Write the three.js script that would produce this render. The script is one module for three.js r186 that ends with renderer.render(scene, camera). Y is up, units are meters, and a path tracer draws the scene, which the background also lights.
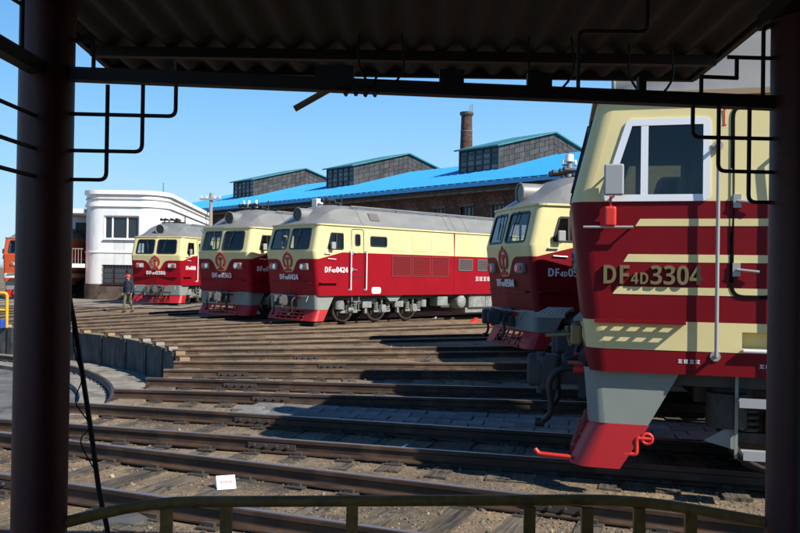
import * as THREE from 'three';
import { mergeGeometries, toCreasedNormals } from 'three/addons/utils/BufferGeometryUtils.js';
import { RoundedBoxGeometry } from 'three/addons/geometries/RoundedBoxGeometry.js';
import { TextGeometry } from 'three/addons/geometries/TextGeometry.js';
import { FontLoader } from 'three/addons/loaders/FontLoader.js';
import { MarchingCubes } from 'three/addons/objects/MarchingCubes.js';

// ---------------------------------------------------------------- camera, sky, sun, exposure
const scene = new THREE.Scene();
const camera = new THREE.PerspectiveCamera(35.6, 1024 / 682, 0.05, 1500);
camera.position.set(0, 2.05, 0);
camera.rotation.order = 'YXZ';
camera.rotation.set(0.0066, 0, 0.015);
const renderer = new THREE.WebGLRenderer({ antialias: true });
renderer.setSize(1024, 682);
renderer.toneMapping = THREE.LinearToneMapping;
renderer.toneMappingExposure = 1.5;
renderer.shadowMap.enabled = true;

const SUN = new THREE.Vector3(0.613, 0.643, 0.46).normalize();
const sun = new THREE.DirectionalLight(new THREE.Color(1.0, 0.955, 0.88), 5.0);
sun.position.copy(SUN).multiplyScalar(120);
sun.castShadow = true;
sun.shadow.mapSize.set(4096, 4096);
Object.assign(sun.shadow.camera, { left: -80, right: 80, top: 80, bottom: -80, near: 1, far: 320 });
scene.add(sun, sun.target);

let seed = 20240611;
function rnd() { seed |= 0; seed = (seed + 0x6D2B79F5) | 0; let t = Math.imul(seed ^ (seed >>> 15), 1 | seed); t = (t + Math.imul(t ^ (t >>> 7), 61 | t)) ^ t; return ((t ^ (t >>> 14)) >>> 0) / 4294967296; }
const rr = (a, b) => a + (b - a) * rnd();
function hash(x, y, s) { let h = Math.imul(x, 374761393) ^ Math.imul(y, 668265263) ^ Math.imul(s, 1274126177); h = Math.imul(h ^ (h >>> 13), 1103515245); return ((h ^ (h >>> 16)) >>> 0) / 4294967296; }
function vnoise(x, y, per, s) {
  const xi = Math.floor(x), yi = Math.floor(y), fx = x - xi, fy = y - yi, m = (a) => ((a % per) + per) % per;
  const u = fx * fx * (3 - 2 * fx), v = fy * fy * (3 - 2 * fy);
  const a = hash(m(xi), m(yi), s), b = hash(m(xi + 1), m(yi), s), c = hash(m(xi), m(yi + 1), s), d = hash(m(xi + 1), m(yi + 1), s);
  return a + (b - a) * u + (c - a) * v + (a - b - c + d) * u * v;
}
function fbm(x, y, per, s, oct = 4) { let v = 0, a = 0.5, n = 0; for (let i = 0; i < oct; i++) { v += a * vnoise(x, y, per, s + i * 17); n += a; x *= 2; y *= 2; per *= 2; a *= 0.55; } return v / n; }
const mix = (a, b, t) => a + (b - a) * t, clamp = (v, a = 0, b = 1) => Math.min(b, Math.max(a, v));
const sstep = (a, b, x) => { const t = clamp((x - a) / (b - a)); return t * t * (3 - 2 * t); };

{ // clear blue autumn sky, paler towards the horizon, with a few thin low clouds
  const w = 1024, h = 512, data = new Float32Array(w * h * 4);
  const stops = [[-90, 0.08, 0.07, 0.06], [-2, 0.20, 0.24, 0.28], [0, 0.44, 0.58, 0.67], [3, 0.36, 0.54, 0.68], [7, 0.245, 0.47, 0.69], [12, 0.16, 0.38, 0.67], [20, 0.085, 0.25, 0.54], [40, 0.027, 0.095, 0.28], [90, 0.011, 0.04, 0.145]];
  for (let j = 0; j < h; j++) {
    const el = ((j + 0.5) / h - 0.5) * 180;
    let k = 0; while (k < stops.length - 2 && el > stops[k + 1][0]) k++;
    const A = stops[k], B = stops[k + 1], t = clamp((el - A[0]) / (B[0] - A[0]));
    for (let i = 0; i < w; i++) {
      const o = (j * w + i) * 4;
      let c = [mix(A[1], B[1], t), mix(A[2], B[2], t), mix(A[3], B[3], t)];
      if (el > 0 && el < 14) {
        const n = fbm(i / 64, j / 7, 16, 5, 4), m = sstep(0.60, 0.82, n) * sstep(0, 2, el) * (1 - sstep(4, 9, el)) * 0.55;
        c = [mix(c[0], 0.63, m), mix(c[1], 0.65, m), mix(c[2], 0.68, m)];
      }
      data[o] = c[0]; data[o + 1] = c[1]; data[o + 2] = c[2]; data[o + 3] = 1;
    }
  }
  const sky = new THREE.DataTexture(data, w, h, THREE.RGBAFormat, THREE.FloatType);
  sky.mapping = THREE.EquirectangularReflectionMapping; sky.magFilter = sky.minFilter = THREE.LinearFilter; sky.wrapS = THREE.RepeatWrapping;
  sky.needsUpdate = true;
  scene.background = sky; scene.environment = sky;
}

// ---------------------------------------------------------------- geometry helpers
const V = (x, y, z) => new THREE.Vector3(x, y, z);
const taken = {};
function numbered(n) { if (!(n in taken)) { taken[n] = 0; return n; } taken[n]++; return n + '_' + String(taken[n]).padStart(3, '0'); }
function clean(g) { let q = g.index ? g.toNonIndexed() : g; for (const k of Object.keys(q.attributes)) if (!['position', 'normal', 'uv'].includes(k)) q.deleteAttribute(k); if (!q.attributes.normal) q.computeVertexNormals(); if (!q.attributes.uv) q.setAttribute('uv', new THREE.BufferAttribute(new Float32Array(q.attributes.position.count * 2), 2)); q.morphAttributes = {}; return q; }
const merge = (l) => l.length === 1 ? clean(l[0]) : mergeGeometries(l.map(clean));
function box(w, h, d, x = 0, y = 0, z = 0, rx = 0, ry = 0, rz = 0) { const g = new THREE.BoxGeometry(w, h, d); if (rx) g.rotateX(rx); if (ry) g.rotateY(ry); if (rz) g.rotateZ(rz); return g.translate(x, y, z); }
function rbox(w, h, d, x = 0, y = 0, z = 0, r = 0.02, s = 1) { return new RoundedBoxGeometry(w, h, d, s, Math.min(r, w / 2.1, h / 2.1, d / 2.1)).translate(x, y, z); }
function cyl(r0, r1, len, seg, x, y, z, axis = 'y') { const g = new THREE.CylinderGeometry(r1, r0, len, seg); if (axis === 'x') g.rotateZ(-Math.PI / 2); if (axis === 'z') g.rotateX(Math.PI / 2); return g.translate(x, y, z); }
function rod(p, q, r, seg = 6) { const d = q.clone().sub(p), g = new THREE.CylinderGeometry(r, r, d.length(), seg); g.applyQuaternion(new THREE.Quaternion().setFromUnitVectors(V(0, 1, 0), d.normalize())); return g.translate((p.x + q.x) / 2, (p.y + q.y) / 2, (p.z + q.z) / 2); }
function beamBox(p, q, w, h) { const d = q.clone().sub(p), l = d.length(), g = new THREE.BoxGeometry(w, h, l); const m = new THREE.Matrix4().lookAt(q, p, V(0, 1, 0)); g.applyMatrix4(m); return g.translate((p.x + q.x) / 2, (p.y + q.y) / 2, (p.z + q.z) / 2); }
function tube(pts, r, seg = 6, n = 24, tension = 0.5) { return new THREE.TubeGeometry(new THREE.CatmullRomCurve3(pts, false, 'catmullrom', tension), n, r, seg, false); }
// a pipe along a polyline whose corners are bent with the given radius
function bentPipe(pts, r, bend, seg = 8) {
  const out = [pts[0]];
  for (let i = 1; i < pts.length - 1; i++) {
    const a = pts[i].clone().sub(pts[i - 1]), b = pts[i + 1].clone().sub(pts[i]); const q = Math.min(bend, a.length() * 0.45, b.length() * 0.45);
    const p0 = pts[i].clone().addScaledVector(a.normalize(), -q), p1 = pts[i].clone().addScaledVector(b.normalize(), q);
    for (let k = 0; k <= 4; k++) { const t = k / 4; out.push(p0.clone().multiplyScalar((1 - t) * (1 - t)).addScaledVector(pts[i], 2 * t * (1 - t)).addScaledVector(p1, t * t)); }
  }
  out.push(pts[pts.length - 1]);
  const c = new THREE.CurvePath(); for (let i = 1; i < out.length; i++) if (out[i].distanceTo(out[i - 1]) > 1e-5) c.add(new THREE.LineCurve3(out[i - 1], out[i]));
  const g = []; const cs = c.curves; for (const l of cs) g.push(rod(l.v1, l.v2, r, seg));
  for (let i = 1; i < cs.length; i++) g.push(new THREE.SphereGeometry(r, seg, 4).translate(cs[i].v1.x, cs[i].v1.y, cs[i].v1.z));
  return merge(g);
}
function uvm(g) { // uv in metres by the axis a face looks along
  g = clean(g); const p = g.attributes.position, n = g.attributes.normal, uv = g.attributes.uv;
  for (let i = 0; i < p.count; i += 3) {
    const ax = Math.abs(n.getX(i) + n.getX(i + 1) + n.getX(i + 2)), ay = Math.abs(n.getY(i) + n.getY(i + 1) + n.getY(i + 2)), az = Math.abs(n.getZ(i) + n.getZ(i + 1) + n.getZ(i + 2));
    for (let k = i; k < i + 3; k++) { if (ay >= ax && ay >= az) uv.setXY(k, p.getX(k), p.getZ(k)); else if (ax >= az) uv.setXY(k, p.getZ(k), p.getY(k)); else uv.setXY(k, p.getX(k), p.getY(k)); }
  }
  return g;
}
function part(parent, name, geo, mat, keepUv) {
  let g = Array.isArray(geo) ? merge(geo) : geo;
  if (!keepUv && !g.userData.uvDone) { g = uvm(g); g.userData.uvDone = true; }
  const m = new THREE.Mesh(g, mat); m.name = name; m.castShadow = m.receiveShadow = true; parent.add(m); return m;
}
function thing(name, label, category, group, x = 0, y = 0, z = 0, turn = 0) {
  const o = new THREE.Group(); o.name = numbered(name); o.position.set(x, y, z); o.rotation.y = turn; o.userData = { label, category }; if (group) o.userData.group = group; scene.add(o); return o;
}
function single(name, label, category, geo, mat, group) { const m = part(scene, numbered(name), geo, mat); m.userData = { label, category }; if (group) m.userData.group = group; return m; }
function struct(name, geo, mat, keepUv, parent = scene) { const m = part(parent, name, geo, mat, keepUv); if (parent === scene) m.userData = { kind: 'structure' }; return m; }
function gridGeo(nu, nv, fn) { // fn(i/nu, j/nv) -> [x,y,z]
  const pos = [], idx = [], uv = [];
  for (let j = 0; j <= nv; j++) for (let i = 0; i <= nu; i++) { const p = fn(i / nu, j / nv); pos.push(p[0], p[1], p[2]); uv.push(p[3] ?? i / nu, p[4] ?? j / nv); }
  for (let j = 0; j < nv; j++) for (let i = 0; i < nu; i++) { const a = j * (nu + 1) + i, b = a + 1, c = a + nu + 1, d = c + 1; idx.push(a, c, b, b, c, d); }
  const g = new THREE.BufferGeometry(); g.setAttribute('position', new THREE.Float32BufferAttribute(pos, 3)); g.setAttribute('uv', new THREE.Float32BufferAttribute(uv, 2)); g.setIndex(idx); g.computeVertexNormals(); return g;
}
function roundPoly(pts, r, n = 4) {
  const out = []; const N = pts.length;
  for (let i = 0; i < N; i++) {
    const p = pts[i], a = pts[(i + N - 1) % N], b = pts[(i + 1) % N];
    const da = Math.hypot(a[0] - p[0], a[1] - p[1]), db = Math.hypot(b[0] - p[0], b[1] - p[1]), q = Math.min(r, da * 0.45, db * 0.45);
    const p0 = [p[0] + (a[0] - p[0]) / da * q, p[1] + (a[1] - p[1]) / da * q], p1 = [p[0] + (b[0] - p[0]) / db * q, p[1] + (b[1] - p[1]) / db * q];
    for (let k = 0; k <= n; k++) { const t = k / n; out.push([(1 - t) ** 2 * p0[0] + 2 * t * (1 - t) * p[0] + t * t * p1[0], (1 - t) ** 2 * p0[1] + 2 * t * (1 - t) * p[1] + t * t * p1[1]]); }
  }
  return out;
}
function inflate(pts, d) { // offset of a convex polygon
  const N = pts.length; let area = 0; for (let i = 0; i < N; i++) { const a = pts[i], b = pts[(i + 1) % N]; area += a[0] * b[1] - b[0] * a[1]; }
  const s = area > 0 ? 1 : -1;
  return pts.map((p, i) => {
    const a = pts[(i + N - 1) % N], b = pts[(i + 1) % N];
    const n1 = [(p[1] - a[1]) * s, -(p[0] - a[0]) * s], n2 = [(b[1] - p[1]) * s, -(b[0] - p[0]) * s]; const l1 = Math.hypot(...n1) || 1, l2 = Math.hypot(...n2) || 1;
    let nx = n1[0] / l1 + n2[0] / l2, ny = n1[1] / l1 + n2[1] / l2; const l = nx * nx + ny * ny || 1; return [p[0] + nx * 2 * d / l, p[1] + ny * 2 * d / l];
  });
}
const rect = (a, b, c, d) => [[a, b], [c, b], [c, d], [a, d]];
function shape(pts, holes = []) { const s = new THREE.Shape(pts.map((p) => new THREE.Vector2(p[0], p[1]))); for (const h of holes) s.holes.push(new THREE.Path(h.map((p) => new THREE.Vector2(p[0], p[1])))); return s; }
function flat(pts, holes) { return new THREE.ShapeGeometry(shape(pts, holes)); }
function slab(pts, holes, depth) { return new THREE.ExtrudeGeometry(shape(pts, holes), { depth, bevelEnabled: false }); }
function remap(g, fn) { g = clean(g); const p = g.attributes.position; for (let i = 0; i < p.count; i++) { const q = fn(p.getX(i), p.getY(i), p.getZ(i)); p.setXYZ(i, q[0], q[1], q[2]); } g.computeVertexNormals(); return g; }

// ---------------------------------------------------------------- procedural textures and materials
function tex(n, fn, srgb, rep) { // fn(u,v)-> [r,g,b] in 0..1 (sRGB if srgb)
  const d = new Uint8Array(n * n * 4);
  for (let j = 0; j < n; j++) for (let i = 0; i < n; i++) { const c = fn(i / n, j / n, i, j), o = (j * n + i) * 4; d[o] = clamp(c[0]) * 255; d[o + 1] = clamp(c[1]) * 255; d[o + 2] = clamp(c[2]) * 255; d[o + 3] = 255; }
  const t = new THREE.DataTexture(d, n, n, THREE.RGBAFormat); t.wrapS = t.wrapT = THREE.RepeatWrapping; t.magFilter = THREE.LinearFilter; t.minFilter = THREE.LinearMipmapLinearFilter; t.generateMipmaps = true;
  if (srgb) t.colorSpace = THREE.SRGBColorSpace; t.repeat.set(1 / rep, 1 / rep); t.needsUpdate = true; return t;
}
const lin = (r, g, b) => new THREE.Color().setRGB(r, g, b);
const M = (r, g, b, rough = 0.8, metal = 0, extra = {}) => new THREE.MeshStandardMaterial({ color: lin(r, g, b), roughness: rough, metalness: metal, side: THREE.DoubleSide, ...extra });
const grey = (v) => [v, v, v];
// tinted wear: multiplies a colour with fine and coarse patches
const wearTex = (amt, s, rep, fx = 1, fy = 1) => tex(256, (u, v) => grey(1 - amt + amt * (0.55 * fbm(u * 8 * fx, v * 8 * fy, 8, s, 5) + 0.45 * fbm(u * 40, v * 40, 40, s + 3, 2)) * 1.25), true, rep);
const wearSoft = tex(256, (u, v) => grey(0.93 + 0.09 * (fbm(u * 5, v * 5, 5, 3, 3) - 0.3)), true, 3.1), wearHard = wearTex(0.5, 9, 1.1);
const roughTex = tex(256, (u, v) => { const n = fbm(u * 10, v * 10, 10, 31, 5); return [1, 0.8 + 0.25 * n, 1]; }, false, 2.3);
const fineBump = tex(256, (u, v) => grey(fbm(u * 64, v * 64, 64, 77, 3)), false, 0.6);

const dirtTex = tex(1024, (u, v) => {
  const a = fbm(u * 6, v * 6, 6, 11, 5), b = fbm(u * 90, v * 90, 90, 21, 3), c = fbm(u * 24, v * 24, 24, 41, 3);
  const k = 0.88 + 0.5 * (a - 0.5) + 0.36 * (b - 0.5) + 0.2 * (c - 0.5), dark = sstep(0.58, 0.72, fbm(u * 9, v * 9, 9, 63, 4)) * 0.3;
  const spk = hash(Math.floor(u * 420), Math.floor(v * 420), 8) > 0.965 ? 0.18 : 0;
  return [(0.60 * k + spk) * (1 - dark), (0.525 * k + spk) * (1 - dark * 1.02), (0.43 * k + spk * 0.9) * (1 - dark)];
}, true, 5.2);
const dirtBump = tex(512, (u, v) => grey(0.5 * fbm(u * 60, v * 60, 60, 21, 3) + 0.5 * fbm(u * 14, v * 14, 14, 25, 4)), false, 2.6);
const woodTex = tex(512, (u, v) => { const g = fbm(u * 4, v * 64, 64, 5, 4), k = 0.55 + 0.6 * (g - 0.5) + 0.3 * (fbm(u * 6, v * 6, 6, 8, 3) - 0.5) - (vnoise(u * 5, v * 46, 46, 91) > 0.83 ? 0.2 : 0); return [0.66 * k, 0.60 * k, 0.51 * k]; }, true, 1.3);
const concTex = tex(512, (u, v) => { const k = 0.72 + 0.35 * (fbm(u * 8, v * 8, 8, 2, 5) - 0.5) + 0.16 * (fbm(u * 80, v * 80, 80, 6, 2) - 0.5) - 0.18 * sstep(0.6, 0.75, fbm(u * 5, v * 5, 5, 50, 4)); return [0.74 * k, 0.72 * k, 0.68 * k]; }, true, 3);
const pitTex = tex(512, (u, v) => { const st = fbm(u * 40, v * 3, 40, 2, 3), k = 0.6 + 0.5 * (st - 0.5) + 0.3 * (fbm(u * 10, v * 10, 10, 9, 4) - 0.5); return [0.50 * k, 0.52 * k, 0.52 * k]; }, true, 4);
const rustTex = tex(256, (u, v) => { const k = 0.7 + 0.6 * (fbm(u * 12, v * 12, 12, 3, 5) - 0.5), b = fbm(u * 5, v * 5, 5, 15, 3); return [(0.46 + 0.06 * b) * k, (0.39 + 0.02 * b) * k, 0.325 * k]; }, true, 2.7);
const brickTex = tex(512, (u, v) => { const rows = 32, cols = 16, r = Math.floor(v * rows), cu = u * cols + (r % 2) * 0.5, ci = Math.floor(cu); const mort = (v * rows % 1 < 0.14 || cu % 1 < 0.07); const h = hash(ci % cols, r, 4), n = fbm(u * 6, v * 6, 6, 14, 4); const k = 0.75 + 0.35 * (h - 0.5) + 0.5 * (n - 0.5); return mort ? [0.42 * k, 0.38 * k, 0.34 * k] : [0.42 * k, 0.27 * k, 0.22 * k]; }, true, 3.6);
const whiteWall = tex(512, (u, v) => { const n = fbm(u * 5, v * 5, 5, 7, 5), st = sstep(0.6, 0.8, fbm(u * 20, v * 2, 20, 29, 3)) * 0.07; const k = 0.93 + 0.1 * (n - 0.5) - st; return [k, k, k * 0.985]; }, true, 6);

const mat = {
  dirt: new THREE.MeshStandardMaterial({ map: dirtTex, bumpMap: dirtBump, bumpScale: 0.035, roughness: 1, side: THREE.DoubleSide, color: lin(0.70, 0.67, 0.61) }),
  stone: new THREE.MeshStandardMaterial({ color: 0xffffff, roughness: 0.95 }),
  sleeper: [0.9, 0.72, 1.1].map((k) => new THREE.MeshStandardMaterial({ map: woodTex, bumpMap: woodTex, bumpScale: 0.012, roughness: 0.95, color: lin(k * 0.8, k * 0.77, k * 0.72) })),
  conc: new THREE.MeshStandardMaterial({ map: concTex, roughness: 0.95, bumpMap: fineBump, bumpScale: 0.004, color: lin(0.8, 0.78, 0.74), side: THREE.DoubleSide }),
  paver: [0.62, 0.52, 0.72].map((k) => new THREE.MeshStandardMaterial({ map: concTex, roughness: 0.95, bumpMap: fineBump, bumpScale: 0.004, color: lin(k, k, k * 1.02) })),
  pitWall: new THREE.MeshStandardMaterial({ map: pitTex, roughness: 0.95, color: lin(0.72, 0.71, 0.68), side: THREE.DoubleSide }),
  pitFloor: new THREE.MeshStandardMaterial({ map: concTex, roughness: 0.95, color: lin(0.42, 0.43, 0.44), side: THREE.DoubleSide }),
  coping: new THREE.MeshStandardMaterial({ map: dirtTex, roughness: 0.95, color: lin(0.8, 0.8, 0.78), side: THREE.DoubleSide }),
  ledge: new THREE.MeshStandardMaterial({ map: concTex, roughness: 0.95, color: lin(0.85, 0.82, 0.74), side: THREE.DoubleSide }),
  dustyRail: new THREE.MeshStandardMaterial({ map: rustTex, roughness: 0.8, metalness: 0.1, color: lin(0.75, 0.68, 0.58) }),
  railTop: M(0.20, 0.17, 0.165, 0.38, 0.5), dustyTop: M(0.27, 0.215, 0.15, 0.6, 0.1),
  rail: new THREE.MeshStandardMaterial({ map: rustTex, roughness: 0.62, metalness: 0.2, color: lin(0.62, 0.54, 0.5), roughnessMap: roughTex }),
  fasten: M(0.05, 0.04, 0.033, 0.9, 0.1),
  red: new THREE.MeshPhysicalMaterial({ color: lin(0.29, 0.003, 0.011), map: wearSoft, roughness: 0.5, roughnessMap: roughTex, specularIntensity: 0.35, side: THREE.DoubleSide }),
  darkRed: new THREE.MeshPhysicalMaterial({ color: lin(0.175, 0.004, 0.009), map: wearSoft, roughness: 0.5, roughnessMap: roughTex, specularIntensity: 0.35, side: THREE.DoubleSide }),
  cream: new THREE.MeshPhysicalMaterial({ color: lin(0.74, 0.635, 0.31), map: wearSoft, roughness: 0.5, roughnessMap: roughTex, specularIntensity: 0.45, side: THREE.DoubleSide }),
  orange: new THREE.MeshPhysicalMaterial({ color: lin(0.62, 0.09, 0.02), map: wearSoft, roughness: 0.45, clearcoat: 0.2, clearcoatRoughness: 0.35, side: THREE.DoubleSide }),
  roof: new THREE.MeshStandardMaterial({ color: lin(0.235, 0.235, 0.22), map: tex(256, (u, v) => grey(0.86 + 0.16 * fbm(u * 4, v * 14, 14, 19, 3)), true, 4), roughness: 0.5, metalness: 0.15, roughnessMap: roughTex, side: THREE.DoubleSide }),
  skirt: new THREE.MeshStandardMaterial({ color: lin(0.24, 0.265, 0.235), map: wearSoft, roughness: 0.55, side: THREE.DoubleSide }),
  plow: new THREE.MeshStandardMaterial({ color: lin(0.40, 0.010, 0.012), map: wearSoft, roughness: 0.5, side: THREE.DoubleSide }),
  signal: M(0.62, 0.03, 0.02, 0.45),
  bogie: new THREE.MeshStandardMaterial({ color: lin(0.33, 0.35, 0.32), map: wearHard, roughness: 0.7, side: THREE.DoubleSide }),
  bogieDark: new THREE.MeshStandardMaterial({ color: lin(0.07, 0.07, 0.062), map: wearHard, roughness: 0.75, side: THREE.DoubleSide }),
  under: M(0.06, 0.06, 0.058, 0.85),
  wheel: M(0.07, 0.055, 0.045, 0.6, 0.4),
  tyre: M(0.45, 0.43, 0.40, 0.32, 0.9),
  black: M(0.018, 0.018, 0.02, 0.6),
  rubber: M(0.014, 0.014, 0.014, 0.55),
  steel: M(0.34, 0.34, 0.33, 0.45, 0.3),
  white: M(0.78, 0.77, 0.74, 0.5),
  alu: M(0.74, 0.75, 0.76, 0.38, 0.15),
  mirrorBack: M(0.3, 0.31, 0.31, 0.5),
  brass: M(0.2, 0.165, 0.075, 0.42, 0.3),
  desk: M(0.05, 0.06, 0.06, 0.7), cabin: M(0.10, 0.11, 0.10, 0.8), seat: M(0.03, 0.035, 0.05, 0.8),
  glass: new THREE.MeshPhysicalMaterial({ color: lin(0.62, 0.68, 0.70), roughness: 0.03, transmission: 1, thickness: 0, ior: 1.5, side: THREE.DoubleSide }),
  smoked: new THREE.MeshPhysicalMaterial({ color: lin(0.30, 0.33, 0.35), roughness: 0.03, transmission: 1, thickness: 0, ior: 1.5, side: THREE.DoubleSide }),
  lens: new THREE.MeshPhysicalMaterial({ color: lin(0.75, 0.76, 0.78), roughness: 0.12, metalness: 0.6, clearcoat: 1, clearcoatRoughness: 0.05 }),
  redLens: new THREE.MeshPhysicalMaterial({ color: lin(0.45, 0.02, 0.02), roughness: 0.15, clearcoat: 1, clearcoatRoughness: 0.05 }),
  grille: M(0.19, 0.02, 0.022, 0.6), darkGrille: M(0.12, 0.10, 0.10, 0.7),
  ink: new THREE.MeshPhysicalMaterial({ color: lin(0.006, 0.006, 0.006), roughness: 0.9, specularIntensity: 0.1, side: THREE.DoubleSide }),
  maroon: new THREE.MeshStandardMaterial({ color: lin(0.075, 0.0085, 0.006), map: wearTex(0.4, 61, 0.5), roughness: 0.55, side: THREE.DoubleSide }),
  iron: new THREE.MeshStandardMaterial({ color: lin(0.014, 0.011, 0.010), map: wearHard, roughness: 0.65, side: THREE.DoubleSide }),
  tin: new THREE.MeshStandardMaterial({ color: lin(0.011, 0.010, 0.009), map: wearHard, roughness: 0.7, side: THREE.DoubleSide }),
  olive: new THREE.MeshStandardMaterial({ color: lin(0.46, 0.235, 0.05), map: wearHard, roughness: 0.6, side: THREE.DoubleSide }),
  tan: M(0.28, 0.19, 0.10, 0.7),
  yellow: new THREE.MeshStandardMaterial({ color: lin(0.70, 0.42, 0.02), map: wearSoft, roughness: 0.5 }),
  blue: M(0.03, 0.07, 0.35, 0.5),
  brick: new THREE.MeshStandardMaterial({ map: brickTex, roughness: 0.95, color: lin(0.9, 0.82, 0.78), side: THREE.DoubleSide }),
  stack: new THREE.MeshStandardMaterial({ map: brickTex, roughness: 0.95, color: lin(1, 0.9, 0.86) }),
  fascia: new THREE.MeshStandardMaterial({ map: concTex, roughness: 0.95, color: lin(0.42, 0.37, 0.33), side: THREE.DoubleSide }),
  blueRoof: new THREE.MeshStandardMaterial({ color: lin(0.04, 0.38, 0.76), map: wearTex(0.14, 71, 5), roughness: 0.5, side: THREE.DoubleSide }),
  teal: new THREE.MeshStandardMaterial({ color: lin(0.05, 0.24, 0.25), map: wearTex(0.3, 81, 3), roughness: 0.6, side: THREE.DoubleSide }),
  sheet: [0.07, 0.082, 0.058, 0.096].map((k) => new THREE.MeshStandardMaterial({ color: lin(k, k * 1.0, k * 0.98), map: wearTex(0.5, 91, 2.2), roughness: 0.9, side: THREE.DoubleSide })),
  pane: [[0.02, 0.025, 0.03], [0.05, 0.06, 0.07], [0.10, 0.12, 0.13]].map((c) => M(c[0], c[1], c[2], 0.12)),
  mullion: M(0.05, 0.05, 0.055, 0.7),
  wall: new THREE.MeshStandardMaterial({ map: whiteWall, roughness: 0.92, color: lin(0.84, 0.84, 0.84), side: THREE.DoubleSide }),
  trim: M(0.80, 0.80, 0.78, 0.85), plinth: new THREE.MeshStandardMaterial({ map: concTex, roughness: 0.9, color: lin(0.36, 0.27, 0.23), side: THREE.DoubleSide }),
  line: M(0.16, 0.16, 0.16, 0.8), curtain: M(0.55, 0.54, 0.46, 0.9), wallGrey: M(0.4, 0.37, 0.34, 0.9),
  polewood: M(0.28, 0.25, 0.21, 0.9), paper: M(0.85, 0.85, 0.84, 0.8), print: M(0.5, 0.08, 0.08, 0.8),
};

// ---------------------------------------------------------------- the lie of the land: rail tops at y = 0
const TC = { x: -21.4, z: -16.2 };          // where the tracks meet
const PIT = { x: -19.9, z: -15.6, r: 15.3 };  // turntable pit
const GY = -0.19;                           // dirt between the sleepers
const D2R = Math.PI / 180;
const TRACKS = [-22.3, -14.9, -4.8, 5, 14.8, 24.6, 34.4, 43.8, 54.5, 64.6, 76, 83.6, 93.2];
const radial = (a, s, off = 0) => { const c = Math.cos(a * D2R), n = Math.sin(a * D2R); return { x: TC.x + c * s + n * off, z: TC.z - n * s + c * off }; }; // off > 0 towards smaller angles
function pitStart(a, off) { const p = radial(a, 0, off), dx = Math.cos(a * D2R), dz = -Math.sin(a * D2R), ox = p.x - PIT.x, oz = p.z - PIT.z; const b = ox * dx + oz * dz, c = ox * ox + oz * oz - PIT.r * PIT.r; return -b + Math.sqrt(b * b - c); }
const groundY = (x, z) => GY + 0.105 * sstep(17, 26, Math.hypot(x - 4, z)) + 0.05 * (fbm(x * 0.7 + 400, z * 0.7 + 400, 4096, 3, 4) - 0.5);

{ // ground, one sheet round the pit out to the horizon
  const NA = 420, NR = 190, pos = [], uv = [], idx = [], col = [];
  for (let j = 0; j <= NR; j++) {
    const t = j / NR, r = PIT.r + 0.45 + 34 * Math.pow(t, 1.25) + (t > 0.72 ? 900 * Math.pow((t - 0.72) / 0.28, 3.2) : 0);
    for (let i = 0; i <= NA; i++) {
      const a = (i % NA) / NA * Math.PI * 2, x = PIT.x + Math.cos(a) * r, z = PIT.z + Math.sin(a) * r;
      pos.push(x, j === 0 ? GY - 0.02 : groundY(x, z), z); uv.push(x, z);
      const n = fbm(x * 0.35 + 900, z * 0.35 + 900, 4096, 12, 4), m = fbm(x * 0.12 + 300, z * 0.12 + 300, 4096, 33, 3), k = 0.72 + 0.55 * n;
      const tan = sstep(0.45, 0.62, m); col.push(k * mix(0.9, 1.08, tan), k * mix(0.9, 1.0, tan), k * mix(0.93, 0.9, tan));
    }
  }
  for (let j = 0; j < NR; j++) for (let i = 0; i < NA; i++) { const a = j * (NA + 1) + i, b = a + 1, c = a + NA + 1, d = c + 1; idx.push(a, b, c, b, d, c); }
  const g = new THREE.BufferGeometry(); g.setAttribute('position', new THREE.Float32BufferAttribute(pos, 3)); g.setAttribute('uv', new THREE.Float32BufferAttribute(uv, 2)); g.setAttribute('color', new THREE.Float32BufferAttribute(col, 3)); g.setIndex(idx); g.computeVertexNormals();
  const m = mat.dirt.clone(); m.vertexColors = true;
  const o = new THREE.Mesh(g, m); o.name = 'ground'; o.userData = { kind: 'structure' }; o.castShadow = o.receiveShadow = true; scene.add(o);
}
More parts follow.
